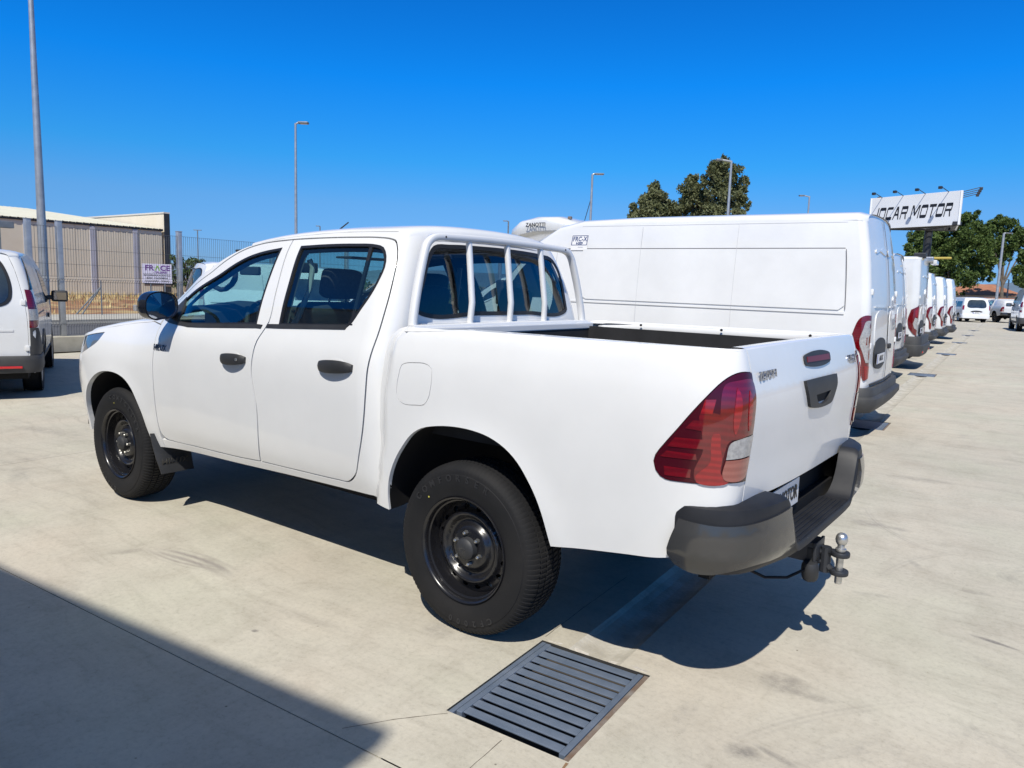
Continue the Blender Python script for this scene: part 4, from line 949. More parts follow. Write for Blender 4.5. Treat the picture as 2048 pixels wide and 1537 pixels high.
    seat('rear_seat', .80, 0, 1.28, z0=.68, back=.50, head=(.38, -.38), hw=.12)
    b = MB(); b.tube([(2.20, .12, 1.70), (2.17, .12, 1.63)], .012, 8); b.add(*bevel_box(2.10, 2.14, -.02, .25, 1.575, 1.645, .018, 3)); b.build('rear_view_mirror', CABIN, T, smooth=True)
    b = MB(); b.add(*bevel_box(2.17, 2.37, .38, .41, 1.548, 1.603, .012, 3)); b.build('visor_edge', CABIN, T, smooth=True)
    # grab handles and pillar trims
    for pts, m_, nm in (
        ([(2.38,.64,1.495),(2.33,.60,1.462),(2.28,.60,1.450),(2.224,.60,1.457),(2.160,.60,1.486),(2.125,.60,1.520),(2.118,.60,1.552),(2.135,.63,1.590)], CABIN, 'pillar_grip'),
        ([(2.38,-.64,1.495),(2.33,-.60,1.462),(2.28,-.60,1.450),(2.224,-.60,1.457),(2.160,-.60,1.486),(2.125,-.60,1.520),(2.118,-.60,1.552),(2.135,-.63,1.590)], CABIN, 'pillar_grip'),
        ([(1.44,.70,1.26),(1.43,.66,1.32),(1.38,.62,1.48),(1.36,.615,1.60),(1.37,.63,1.64)], GRIP, 'pillar_grip'),
        ([(1.44,-.70,1.26),(1.43,-.66,1.32),(1.38,-.62,1.48),(1.36,-.615,1.60),(1.37,-.63,1.64)], GRIP, 'pillar_grip')):
        b = MB(); b.tube(pts, .019, 10, ry=.015); b.build(nm, m_, T, smooth=True)
    b = MB(); b.add(*bevel_box(1.95, 2.12, -.60, -.18, 1.685, 1.70, .006)); b.add(*bevel_box(1.95, 2.12, .18, .60, 1.685, 1.70, .006)); b.build('sun_visors', CABIN, T)
    # ---- underbody
    b = MB()
    for sy in (1, -1): b.box(-1.0, 3.6, sy*.42-.05, sy*.42+.05, .44, .58)
    b.box(2.2, 2.5, -.5, .5, .32, .5); b.box(.55, 2.62, -.80, .80, .46, .55); b.box(1.2, 1.9, -.3, .1, .30, .46); b.box(-.95, -.65, -.42, .42, .44, .60); b.box(3.5, 3.95, -.7, .7, .38, .7); b.box(2.6, 3.9, -.50, .50, .5, .9)
    b.build('chassis', DARK, T)
    b = MB(); b.tube([(0, -.70, .385), (0, .70, .385)], .045, 14); b.lathe([(0, -.11), (.09, -.10), (.15, -.04), (.15, .04), (.09, .10), (0, .11)], 24, Matrix.Translation((.0, .08, .40))); b.tube([(3.085, -.7, .385), (3.085, .7, .385)], .035, 12); b.build('axle', DARK, T, smooth=True)
    for sy in (1, -1):
        b = MB()
        for k in range(3): b.tube([(.62-.06*k, sy*.52, .50-.012*k), (.3, sy*.52, .44-.012*k), (0, sy*.52, .43-.013*k), (-.4, sy*.52, .46-.012*k), (-.74+.06*k, sy*.52, .54-.012*k)], .008, 6, ry=.03)
        b.tube([(-.22, sy*.46, .78), (-.06, sy*.50, .40)], .028, 10); b.build('leaf_spring', DARK, T)
    b = MB(); b.tube([(1.9, -.28, .42), (.5, -.3, .42), (.3, -.34, .46), (-.3, -.36, .60), (-.6, -.6, .52), (-.9, -.66, .47)], .035, 10); b.build('exhaust_pipe', GALVD, T, smooth=True)
    # mud flaps
    for sy in (1, -1):
        for x, z0, z1, nm in ((2.625, .265, .52, 'mud_flap'),):
            V = []; F = []
            prf = [(.885, 0), (.70, 0)]
            for i in range(7):
                t = i/6; zz = z1-(z1-z0)*t
                for y in (.895-.02*t, .84, .74, .64+.015*t): V.append((x-.015-.06*t*t+(.03*(1-t) if y > .88 else 0), sy*y, zz))
            for i in range(6):
                for k in range(3): F.append((i*4+k, i*4+k+1, (i+1)*4+k+1, (i+1)*4+k))
            n0 = len(V); V += [(v[0]-.007, v[1], v[2]) for v in V]; F += [tuple(q+n0 for q in f[::-1]) for f in F]
            rim_ = [0,1,2,3]+[4*i+3 for i in range(1,7)]+[26,25,24]+[4*i for i in range(5,0,-1)]
            for i in range(len(rim_)): a, c_ = rim_[i], rim_[(i+1) % len(rim_)]; F.append((a, c_, c_+n0, a+n0))
            b = MB(); b.add(V, F); mf = b.build(nm, BLACKP, T, smooth=True)
            if x > 2:
                text_mesh('flap_lettering', 'HILUX', .055, BUMPG, mf, frame((x-.062, sy*.775, .335), (0, -1, 0), (-.18, 0, 1)), .002, space=1.15, bold=.001)
    # ---- wheels
    w0, ty = make_steel_wheel()
    w0.parent = T; w0.location = (0, .7745, .385); w0.rotation_euler = (0, 0, 0)
    L = side_lettering(ty, 'COMFORSER', .318, R(76), .040, R(9.5), .1272); L.F = L.F; o = L.build('lettering', RUBTXT, ty)
    L = side_lettering(ty, 'CF2000', .318, R(258), .036, R(8.2), .1272); L.build('lettering', RUBTXT, ty)
    b = MB(); b.lathe([(0, .1290), (.004, .1285)], 12, Matrix.Translation((.19, 0, .205))); b.build('valve_mark', mat('yellow_dot', (.55, .5, .08), .6), ty)
    for x, y, rz, ry in ((0, -.7745, PI, 60), (3.085, .7695, 0, -40), (3.085, -.7695, PI, 10)):
        w = copy_tree(w0, T); w.location = (x, y, .385); w.rotation_euler = (0, R(ry), rz)
    # ---- rear bumper
    BP = [(-.88,.900),(-.95,.912),(-1.03,.922),(-1.10,.905),(-1.165,.868),(-1.215,.810),(-1.248,.73),(-1.268,.62),(-1.278,.50),(-1.282,.40),(-1.285,.25),(-1.285,0)]
    S_ = [0]
    for a, c_ in zip(BP, BP[1:]): S_.append(S_[-1]+math.hypot(a[0]-c_[0], a[1]-c_[1]))
    TX = [(s, q[0]) for s, q in zip(S_, BP)]; TY = [(s, q[1]) for s, q in zip(S_, BP)]; Sm = S_[-1]
    def bpos(s, mirror):
        s2 = s if not mirror else s
        return Vector((tab(TX, s2), tab(TY, s2), 0))
    def zt(y): return .590+.192*sm(.40, .560, abs(y))
    def zb(y): return .560-.03*sm(.70, .3, abs(y))
    rings = []; N_ = 64
    for i in range(2*N_+1):
        q = i/N_; mirror = q > 1; s = Sm*(q if not mirror else 2-q); s = max(.0, s)
        s = .10+s*(Sm-.10)/Sm; p = bpos(s, mirror); h = .01; t = (bpos(min(Sm, s+h), 0)-bpos(max(0, s-h), 0)); n = Vector((-t.y, t.x, 0)) if False else Vector((t.y, -t.x, 0)); n.normalize()
        if n.dot(p-Vector((-.5, .2, 0))) < 0: n = -n
        y = p.y; top = zt(y); bot = zb(y)+.05*sm(.20, .09, s); depth = .10+.06*sm(.5, .3, abs(y)); nin = min(depth, .045+.8*(s-.1))
        ring = [(-nin, top+.028*sm(.45, .56, abs(y))+.0), (-.035, top+.026*sm(.45, .56, abs(y))), (-.016, top+.014*sm(.45, .56, abs(y))), (-.010, top-.012), (-.010, (top+bot)/2), (-.018, bot+.03), (-.042, bot), (-nin, bot+.01)]
        pts = []
        for a, z in ring:
            v = p+n*a; pts.append((v.x, (-v.y if mirror else v.y), z))
        rings.append(pts)
    V = [v for r_ in rings for v in r_]; F = []
    for i in range(len(rings)-1):
        for k in range(8): F.append((i*8+k, i*8+(k+1) % 8, i*8+8+(k+1) % 8, i*8+8+k))
    F += [tuple(range(8)), tuple((len(rings)-1)*8+k for k in range(8))]
    b = MB(); b.add(V, F); bump_ = b.build('rear_bumper', BUMPK, T, smooth=True, angle=40)
    def s_bmp(u, z):
        p = bpos(u, False); y = p.y; b_ = zb(y); m = .62
        prof = .008-.035*sm(.64, .55, z)-.012*sm(.69, .77, z)
        h = .01; t = bpos(min(Sm, u+h), 0)-bpos(max(0, u-h), 0); n = Vector((t.y, -t.x, 0)).normalized()
        if n.dot(p-Vector((-.5, .2, 0))) < 0: n = -n
        v = p+n*prof; return (v.x, v.y, z)
    fas = dens([(.118,.752,1),(.108,.7126),(.091,.661),(.083,.616),(.102,.578,1),(.16,.562),(.2505,.563),(.31,.578),(.42,.598),(.55,.592),(.66,.588),(.705,.596,1),(.668,.660),(.652,.705),(.650,.745),(.655,.765,1),(.53,.758),(.4525,.7545),(.336,.7467),(.2475,.7441),(.18,.748)], .02)
    for mir in (False, True):
        panel('bumper_fascia', s_bmp, fas, [], BUMPG, T, step=.03, thick=.03, mir=mir, off=0, sg=-1)
        sy = -1 if mir else 1
        b = MB(); b.add(*bevel_box(-1.12, -1.10, sy*.70-.02, sy*.70+.02, .72, .80, .004)); b.build('bumper_bracket', DARK, T)
    for k in range(6):
        b = MB(); b.add(*bevel_box(-1.262+.020*k, -1.256+.020*k, -.36, .36, 0.5895, .5945, .002)); b.build('tread_rib', BUMPK, bump_)
    b = MB(); b.box(-1.14, -1.10, -.60, .60, .54, .64); b.box(-1.10, -1.06, -.86, .86, .54, .80); b.build('rear_valance', DARK, T)  # wide box added to stop sunlight slipping between body and bumper
    pl_ = bpy.data.objects.new('number_plate', None); COL.objects.link(pl_); pl_.parent = T
    b = MB(); b.add(*bevel_box(-1.152, -1.146, .030, .550, .650, .762, .002)); b.build('plate', PLATEW, pl_)
    text_mesh('plate_lettering', 'JOCAR MOTOR', .082, INKK, pl_, frame((-1.1535, .290, .706), (0, -1, 0), (0, 0, 1)), .0008, bold=.0018, xs=.80, space=1.02)
    # ---- tow hitch
    H = bpy.data.objects.new('tow_hitch', None); COL.objects.link(H); H.parent = T
    b = MB(); b.add(*bevel_box(-1.245, -1.02, -.055, .055, .405, .495, .006)); b.add(*bevel_box(-1.255, -1.243, -.06, .075, .395, .50, .003)); b.tube([(-1.0, -.5, .50), (-1.0, .5, .50)], .035, 4); b.build('bracket', DARKST, H, smooth=True)
    b = MB()
    for y, z in ((.05, .425), (-.035, .465)): b.lathe([(0, .003), (.006, .003), (.006, -.002)], 10, Matrix.Translation((-1.256, y, z)) @ Matrix.Rotation(PI/2, 4, 'Z'))
    b.build('bolt_hole', DARK, H)
    for z in (.455, .375):
        b = MB(); b.tube([(-1.255, -.01, z-.01 if z > .4 else z+.03), (-1.285, -.01, z-.005 if z > .4 else z+.015), (-1.305, 0, z)], .017, 10, ry=.016)
        b.lathe([(.016, -.010), (.036, -.010), (.038, -.006), (.038, .006), (.036, .010), (.016, .010)], 28, Matrix.Translation((-1.335, 0, z)) @ Matrix.Rotation(PI/2, 4, 'X')); b.build('jaw', DARKST, H, smooth=True)
    b = MB(); b.tube([(-1.275, -.01, .47), (-1.275, -.01, .36)], .022, 10); b.build('coupling_block', DARKST, H, smooth=True)
    b = MB(); b.lathe([(0, .350-.025), (.013, .350-.025), (.015, .33), (.015, .465), (.021, .468), (.022, .478), (.015, .482), (.014, .492), (.0175, .497), (.0215, .503), (.025, .516), (.0235, .530), (.018, .540), (.010, .545), (0, .546)], 28, Matrix.Translation((-1.335, 0, 0)) @ Matrix.Rotation(PI/2, 4, 'X') @ Matrix.Diagonal((1, 1, 1, 1)))
    # lathe height runs along local y: after the rotation it points up
    b.build('tow_ball', STEEL, H, smooth=True)
    b = MB(); b.lathe([(0, -.035), (.030, -.035), (.034, -.02), (.036, .01), (.034, .03), (.026, .045), (0, .046)], 20, Matrix.Translation((-1.235, .065, .372)) @ Matrix.Rotation(R(78), 4, 'X')); b.add(*bevel_box(-1.25, -1.215, .025, .06, .39, .47, .005)); b.build('socket', BLACKP, H, smooth=True)
    b = MB(); b.tube([(-1.22, .10, .385), (-1.18, .20, .37), (-1.12, .30, .385), (-1.08, .38, .43)], .006, 8); b.build('cable', DARK, H, smooth=True)
    # aerial
    b = MB(); b.tube([(1.93, .0, 1.815), (1.88, .0, 1.855), (1.78, 0, 1.905)], .006, 8, r2=.004); b.build('roof_aerial', BLACKP, T, smooth=True)
    return T
LHEAD = mat('headlight_lens', (.10, .13, .17), .05, coat=1., spec=.8)
truck = make_pickup()
# ------------------------------------------------------------------ vans
DGLASS = mat('dark_vehicle_glass', (.012, .016, .020), .04, spec=.9, coat=.4)
DGLASS2 = varied('dark_vehicle_glass_mixed', (.012, .018, .022), (.05, .065, .07), 2.2, .05, spec=.9)
REFLR = mat('red_reflector', (.50, .012, .010), .15, coat=1.)
def van_wheel(rad, w, capm):
    o = bpy.data.objects.new('wheel', None); COL.objects.link(o)
    link('tyre', tyre_mesh('tyre', rad, w, rad*.64, 72, False), o)
    b = MB(); r = rad*.66; h = w/2
    b.lathe([(0, h-.030), (r*.22, h-.028), (r*.26, h-.045), (r*.60, h-.032), (r*.85, h-.018), (r*.97, h-.010), (r, h-.014), (r*.98, h-.05), (r*.9, -h)], 40); rim = b.build('rim', capm, o, smooth=True)
    b = MB()
    for k in range(9):
        a = 2*PI*k/9; c, s = math.cos(a), math.sin(a); M_ = Matrix.Rotation(-a, 4, 'Y')
        b.add(*bevel_box(r*.68, r*.86, h-.030, h-.018, -.013, .013, .003, 1, M_))
    b.build('rim_slots', DARK, rim)
    return o
def make_van(c, label, cat, loc, rz, group=None, name='panel_van', paintm=None):
    PM = paintm or VANWHITE; L, W, H = c['L'], c['W'], c['H']; T = thing(name, label, cat, loc, rz, group)
    TZ = c['TZ']; rr_ = c.get('rr', .11); PRr = plan(2.3, rr_, rr_*.85)
    TR = c.get('TR', [(.4, .0), (1.2, .0), (H-.3, .06), (H, .16)])      # rear face x over z
    def w_(x, z): return tab(TZ, z)*(1-.13*sm(L-1.7, L+.1, x)*1.0)
    def S(u, z):
        w = w_(max(u, rr_), z)
        if u >= rr_: return (u+tab(TR, z)*sm(1.2, 0, u), w, z)
        dx, dy = pl(PRr, rr_-u); return (rr_-dx+tab(TR, z)*sm(1.2, 0, rr_-dx), w-dy, z)
    ue = rr_-PRr[1][-1]
    def SR(y, z):
        w = w_(rr_, z)-rr_*.85; return (tab(TR, z)*1.0-c.get('bulge', .03)*(1-min(1, (y/w))**2 if abs(y) < w else 0), y, z)
    E = c['E']                      # (x, z) upper outline of the flank, rear to front
    zE = [z for x, z in E]
    z0 = c.get('z0', .36); xr, xf, rw = c['xr'], c['xf'], c['rw']; ra = rw+.07
    def archpts(cx, zc=None):
        return [(cx+ra*1.04*math.cos(a), rw+ra*math.sin(a)) for a in [R(q) for q in (-8, 20, 45, 70, 90, 110, 135, 160, 188)]]
    # side: bottom edge from rear to front
    def body_outline():
        o = [(ue+.001, c['zb'], 1), (xr-ra*1.04-.02, z0, 1)]
        for cx in (xr, xf):
            A = archpts(cx)[::-1]; o += [(A[0][0], A[0][1], 1)]+A[1:-1]+[(A[-1][0], A[-1][1], 1)]
        o += [(L-.25, z0, 1), (L-.04, z0+.05, 1)]
        up = [(x, z) for x, z in E][::-1]
        o += [(up[0][0], up[0][1], 1)]+up[1:-1]+[(ue+.001, E[0][1], 1)]
        return dens(o, .08)
    bo = body_outline()
    for mir in (False, True):
        sy = -1 if mir else 1
        def mk(nm, o, h, m, par=T, S_=S, **k): return panel(nm, S_, o, h, m, par, mir=mir, **k)
        fl = mk('body_side', bo, [], PM, step=c.get('step_', .15), thick=.03)
        for nm, o, m, off, th in c.get('side', []):
            if callable(off): continue
            mk(nm, dens(o, .05), [], m, fl if nm in ('seam',) else T, step=c.get('step_', .12), off=off, thick=th)
        for nm, o, m, off, th in c.get('lamp', []): mk(nm, dens(o, .02), [], m, step=.04, off=off, thick=th)
        for cx in (xr, xf):
            D = dens(archpts(cx), .08, False); V = []; F = []
            for a, z in D: p = S(a, z); V += [(p[0], sy*(p[1]-.01), z), (p[0], sy*(p[1]-.42), z)]
            n0 = len(V); V.append((cx, sy*(W/2-.42), rw))
            for i in range(len(D)-1): F += [(2*i, 2*i+1, 2*i+3, 2*i+2), (2*i+1, n0, 2*i+3)]
            mesh('wheel_housing', V, F, DARK, T)
        if c.get('mirror'):
            mx, mz, ml, mh = c['mirror']; yy = w_(mx, mz)
            b = MB(); b.add(*bevel_box(mx-.03, mx+.10, sy*(yy+.03+ml/2)-ml/2, sy*(yy+.03+ml/2)+ml/2, mz, mz+mh, .035, 3)); b.tube([(mx, sy*(yy-.05), mz+.06), (mx+.02, sy*(yy+.08), mz+.07)], .035, 8)
            mm = b.build('door_mirror', BLACKP, T, smooth=True, angle=60)
            y0, y1 = sorted((sy*(yy+.03+.035), sy*(yy+.03+ml-.02))); b = MB(); b.box(mx-.034, mx-.0315, y0, y1, mz+.03, mz+mh-.03); b.build('mirror_glass', MIRROR, mm)
    # roof, windscreen, bonnet, nose as one skin in four parts
    n = c.get('n', 3.2); cr_ = c['crown']; Ep = [Vector((x, w_(x, z), z)) for x, z in E]
    for e, (x, z) in zip(Ep, E): e.x = x
    Ep[0] = Vector(S(ue+.001, E[0][1])); Ep[0].y = w_(rr_, E[0][1])-rr_*.85+.0
    k1, k2, k3 = c['cuts']; bows = c.get('bows', [0]*len(E))
    fine_roof = [Ep[0], Vector(S(ue*.4+rr_*.6, E[0][1])), Vector(S(rr_, E[1][1]))]+Ep[2:k1+1]
    lead = 3
    cr_roof = [cr_[0], cr_[0]*1.02, cr_[1]]+cr_[2:k1+1]; bw_roof = [c.get('rbow', -.03), c.get('rbow', -.03)*.5, 0]+bows[2:k1+1]
    rf = ringskin('roof', fine_roof, PM, T, 24, n, cr_roof, bw_roof)
    ringskin('windscreen', Ep[k1:k2+1], DGLASS, T, 20, n, cr_[k1:k2+1], bows[k1:k2+1])
    ringskin('bonnet', Ep[k2:k3+1], PM, T, 20, n, cr_[k2:k3+1], bows[k2:k3+1])
    ringskin('nose', Ep[k3:]+[Vector((L-.03, Ep[-1].y*.98, z0+.02))], c.get('nosem', VANBUMP), T, 20, n, cr_[k3:]+[0.0], bows[k3:]+[bows[-1]*.8])
    # rear doors
    yw = lambda z: w_(rr_, z)-rr_*.85
    e0 = E[0][1]; ye = Ep[0].y
    top = []
    for k in range(0, 25):
        th = PI*k/24; cs = math.cos(th); s_ = max(0, math.sin(th)); top.append((ye*math.copysign(abs(cs)**(2/n), cs), e0+cr_[0]*s_**(2/n)-.004))
    zb = c['zb']; zs = [zb+(e0-zb)*i/8 for i in range(9)]
    full = [(yw(z)-.002, z) for z in zs[:-1]]+top+[(-yw(z)+.002, z) for z in zs[:-1][::-1]]
    if c.get('split', True):
        for s in (1, -1):
            half = [(p[0], p[1]) for p in full if p[0]*s > .02]
            if s > 0: half = [(.003, zb)]+half+[(.003, e0+cr_[0]-.004)]
            else: half = [(-.003, e0+cr_[0]-.004)]+half+[(-.003, zb)]
            d = panel('rear_door', SR, half, c.get('rholes', []), PM, T, step=.12, thick=.03)
            for nm, o, m, off, th in c.get('rear_half', []):
                o2 = [(p[0]*s, *p[1:]) for p in o]; panel(nm, SR, dens(o2, .03), [], m, d, step=.08, off=off, thick=th)
    else:
        d = panel('tailgate', SR, full, [], PM, T, step=.12, thick=.03)
        for nm, o, m, off, th in c.get('rear_half', []):
            for s in (1, -1): panel(nm, SR, dens([(p[0]*s, *p[1:]) for p in o], .03), [], m, d, step=.08, off=off, thick=th)
    for nm, o, m, off, th in c.get('rear', []): panel(nm, SR, dens(o, .03), [], m, T, step=.08, off=off, thick=th)
    # rear bumper, wrapping the corner
    bz0, bz1, bd = c['bump']
    V = []; F = []; K = 40
    P_ = []
    ulen = c.get('blen', .5)
    for i in range(K+1):
        q = -1+2*i/K
        s = abs(q)
        if s < .62: y = s/.62*(W/2-.16); x = -bd*(1-.15*(s/.62)**2)
        else:
            t = (s-.62)/.38; a = min(1, t*2)*PI/2
            x = -bd*.85+.16*(1-math.cos(a))+max(0, t-.5)*2*(ulen-.16); y = W/2-.16+.165*math.sin(a)
        P_.append((x, math.copysign(y, q)))
    stp = c.get('step', 0)
    prof = [(.10, bz1), (.0, bz1), (-.01+0, bz1-.02), (-.012, (bz0+bz1)/2+.04), (-.012-stp, (bz0+bz1)/2+.02), (-.015-stp, (bz0+bz1)/2-.04), (0, bz0), (.10, bz0)]
    for i, (x, y) in enumerate(P_):
        a, b_ = P_[max(0, i-1)], P_[min(K, i+1)]; t = Vector((b_[0]-a[0], b_[1]-a[1])).normalized(); nn = Vector((-t.y, t.x))
        if nn.dot(Vector((x-1.2, y))) < 0: nn = -nn
        for d, z in prof:
            dd = d
            V.append((x-nn.x*dd, y-nn.y*dd, z))
    for i in range(K):
        for k in range(7): F.append((i*8+k, i*8+k+1, i*8+8+k+1, i*8+8+k))
    F += [tuple(range(8)), tuple(K*8+k for k in range(8))]
    b = MB(); b.add(V, F); b.build('rear_bumper', VANBUMP, T, smooth=True, angle=40)
    if c.get('refl'):
        for s in (1, -1):
            y, z, w2, h2 = c['refl']; y0, y1 = sorted((s*(y-w2), s*(y+w2))); b = MB(); b.add(*bevel_box(-bd*.93-.03-stp*.3, -bd*.8, y0, y1, z-h2, z+h2, .008)); b.build('reflector', REFLR, T)
    # number plate
    if c.get('plate'):
        y, z, txt = c['plate']; x = SR(y, z)[0]-.022-(c.get('plate_out', 0)); b = MB(); b.add(*bevel_box(x-.004, x, y-.26, y+.26, z-.055, z+.055, .003)); p = b.build('number_plate', PLATEW, T)
        b = MB(); b.box(x-.0048, x-.004, y+.218, y+.256, z-.05, z+.05); b.build('plate_band', mat('plate_blue', (.02, .06, .35), .5), p)
        text_mesh('plate_lettering', txt, .082, INKK, p, frame((x-.0048, y-.02, z), (0, -1, 0), (0, 0, 1)), .0006, bold=.002, xs=.78)
    # hinges and handle
    for y, z in c.get('hinges', []):
        for s in (1, -1):
            b = MB(); p = Vector(SR(yw(z)-.01, z)); b.add(*bevel_box(p.x-.018, p.x+.05, s*(p.y+.0)-.024, s*(p.y)+.024, z-.032, z+.032, .009)); b.build('door_hinge', PM, T, smooth=True)
    if c.get('handle'):
        y, z = c['handle']; x = SR(y, z)[0]; b = MB(); b.add(*bevel_box(x-.04, x-.005, y-.05, y+.05, z-.03, z+.03, .012)); b.build('door_handle', BLACKP, T, smooth=True)
    # underside and wheels
    b = MB(); b.box(.10, L-.15, -W/2+.14, W/2-.14, .24, .55); b.box(.02, .2, -W/2+.1, W/2-.1, .34, .6); b.build('underbody', DARK, T)
    w0 = van_wheel(rw, c.get('ww', .215), c.get('cap', HUBCAP)); first = True
    for x, s in ((xr, 1), (xr, -1), (xf, 1), (xf, -1)):
        w = w0 if first else copy_tree(w0, T); first = False; w.parent = T; w.location = (x, s*(W/2-.135), rw); w.rotation_euler = (0, x*3, 0 if s > 0 else PI)
    return T
def rect(u0, u1, z0, z1, c=1): return [(u0, z0, 1), (u1, z0, 1), (u1, z1, 1), (u0, z1, 1)]
def rrect(u0, u1, z0, z1, r=.05):
    return [(u0+r, z0), (u1-r, z0), (u1, z0+r), (u1, z1-r), (u1-r, z1), (u0+r, z1), (u0, z1-r), (u0, z0+r)]
def line(u0, z0, u1, z1, w=.004):
    if abs(u1-u0) > abs(z1-z0): return [(u0, z0-w, 1), (u1, z1-w, 1), (u1, z1+w, 1), (u0, z0+w, 1)]
    return [(u0-w, z0, 1), (u0+w, z0, 1), (u1+w, z1, 1), (u1-w, z1, 1)]
SEAMM = mat('panel_gap_shade', (.10, .10, .11), .7); SEAML = mat('fine_panel_seam', (.46, .47, .49), .6)
def master_cfg(H=2.42, L=5.55, plate='4608 LBC'):
    ze = H-.13; s = H/2.42
    return dict(L=L, W=2.05, H=H, xr=1.02, xf=L-.84, rw=.34, zb=.56, z0=.34, TZ=[(.30, .90), (.55, .985), (.9, 1.022), (1.3, 1.02), (1.7, .985), (2.05, .945), (ze, .90), (H, .86)],
        TR=[(.5, -.015), (.8, -.02), (1.4, 0), (1.9, .05), (2.2, .10), (H, .16)], bulge=.035, rr=.10,
        E=[(.12, ze-.005), (.25, ze+.005), (1.4, ze+.01), (2.8, ze+.01), (L-2.2, ze-.01), (L-1.85, ze-.08), (L-1.55, ze-.26), (L-1.30, 1.90), (L-1.0, 1.60), (L-.80, 1.36), (L-.45, 1.22), (L-.15, 1.08), (L-.05, .85), (L-.03, .60)],
        crown=[.105, .12, .12, .12, .12, .12, .12, .08, .05, .03, .05, .05, .03, .02], bows=[0, 0, 0, 0, .02, .06, .12, .16, .22, .25, .22, .18, .16, .15], cuts=(7, 9, 12), n=3.6,
        side=[('panel_recess', [(.32, 1.395, 1), (L-2.35, 1.405, 1), (L-2.25, 1.46, 1), (L-2.25, 2.055, 1), (.245, 2.055, 1), (.262, 1.44, 1)], VANWHITE, .013, .016),
              ('seam', line(.245, 2.060, L-1.9, 2.060, .007), SEAMM, .0025, .001), ('side_ridge', [(.26, 1.350, 1), (L-1.9, 1.362, 1), (L-1.9, 1.385, 1), (.26, 1.375, 1)], VANWHITE, .012, .012), ('seam', line(.25, 1.40, .235, 2.05, .004), SEAMM, .0155, .001),  # long dark strip paints the shade line below the top ledge
              ('seam', line(1.50, .6, 1.50, ze-.03, .0018), SEAML, .0145, .001), ('seam', line(2.72, .6, 2.72, ze-.03, .0018), SEAML, .0145, .001), ('seam', line(.2, ze-.015, L-2.2, ze-.005, .002), SEAML, .002, .001),
              ('side_moulding', rect(.30, L-1.0, .62, .74), VANBUMP, .014, .02),
              ('side_window', [(L-1.70, 1.40, 1), (L-1.02, 1.40, 1), (L-1.08, 1.52), (L-1.42, 1.90), (L-1.68, 1.96, 1)], DGLASS, .003, .004),
              ('seam', line(L-1.85, .5, L-1.85, 2.05, .003), SEAML, .0025, .001), ('seam', line(L-.98, .8, L-.98, 1.38, .003), SEAMM, .0025, .001)],
        lamp=[('tail_light', [(-.02, .66), (.02, .64), (.085, .95), (.19, 1.08), (.175, 1.12), (.10, 1.31), (.045, 1.345), (-.045, 1.345, 1), (-.045, .66, 1)], LRED, .006, .012),
              ('lens_clear', [(-.040, .84, 1), (.02, .84, 1), (.055, .95), (.09, 1.06), (.06, 1.20), (.03, 1.285), (-.040, 1.29, 1), (-.040, 1.15), (-.015, 1.14), (-.015, 1.0), (-.040, .98)], LCLR, .009, .006),
              ('lens_red', [(-.042, .665, 1), (.015, .655, 1), (.03, .80, 1), (-.042, .80, 1)], LREDB, .009, .006)],
        rear_half=[('pressed_panel', rrect(.10, .74, .95, 1.36, .05), VANWHITE, .008, .008), ('pressed_ledge', [(.08, 1.428, 1), (.80, 1.432, 1), (.80, 1.445, 1), (.10, 1.445, 1)], VANWHITE, .012, .012), ('pressed_ledge', [(.06, 2.068), (.45, 2.072), (.66, 2.045), (.66, 2.035), (.45, 2.055), (.06, 2.050)], VANWHITE, .010, .010)],
        rear=[('plate_recess', rrect(.17, .75, .79, 1.05, .03), BLACKP, .016, .01), ('centre_seam', line(0, .6, 0, ze+.06, .006), SEAMM, .012, .004), ('door_step', rect(-.8, .8, .575, .595), BLACKP, .01, .01)],
        lockm=1, bump=(.29, .56, .09), step=.045, refl=(.78, .40, .035, .022), plate=(.46, .865, plate), hinges=[(0, 1.60), (0, 1.02)], handle=(-.06, .98), mirror=(L-1.12, 1.28, .20, .34))
VG = 'white panel vans parked side by side'
def local(cfgloc): return cfgloc
vdir = GA
cA = master_cfg(2.49, 5.80); cA['step_'] = .06
A = make_van(cA, 'large white high roof panel van with an FRC-X sticker, parked right behind the pickup', 'van', (-.23, -6.42, 0), R(2.6), VG)
# certificate sticker
def on_side(x, z, off=.004, T_=A):
    return Vector((x, tab([(.30, .90), (.55, .985), (.9, 1.022), (1.3, 1.02), (1.7, .985), (2.05, .945), (2.36, .90), (2.49, .86)], z)+off, z))
fr0 = frame(on_side(3.62, 2.155, .006), (-1, 0, 0), (0, -.17, 1))
b = MB(); b.add([fr0 @ Vector(v) for v in ((-.125, -.115, 0), (.125, -.115, 0), (.125, .095, 0), (-.125, .095, 0))], [(0, 1, 2, 3)]); stk = b.build('certificate_sticker', PLATEW, A)
b = MB()
for q in (((-.115, .080), (.12, .090)), ((-.12, -.045), (.105, -.055))):
    (x0, y0), (x1, _) = q; y1 = q[1][1]; b.add([fr0 @ Vector(v) for v in ((x0, y0-.004, .001), (x1, y0-.004, .001), (x1, y0+.004, .001), (x0, y0+.004, .001))], [(0, 1, 2, 3)])
for x0, x1 in ((-.120, -.112), (.110, .118)): b.add([fr0 @ Vector(v) for v in ((x0-.004, -.048, .001), (x0+.006, -.048, .001), (x1+.006, .083, .001), (x1-.004, .083, .001))], [(0, 1, 2, 3)])
b.build('sticker_frame', INKB, stk)
text_mesh('sticker_lettering', 'FRC-X', .086, INKB, stk, fr0 @ Matrix.Translation((0, .033, .0015)), .0004, bold=.0018, xs=.84, shear=.10, space=1.06)
text_mesh('sticker_lettering', '6-2029', .044, INKB, stk, fr0 @ Matrix.Translation((0, -.022, .0015)), .0004, bold=.002, xs=.8)
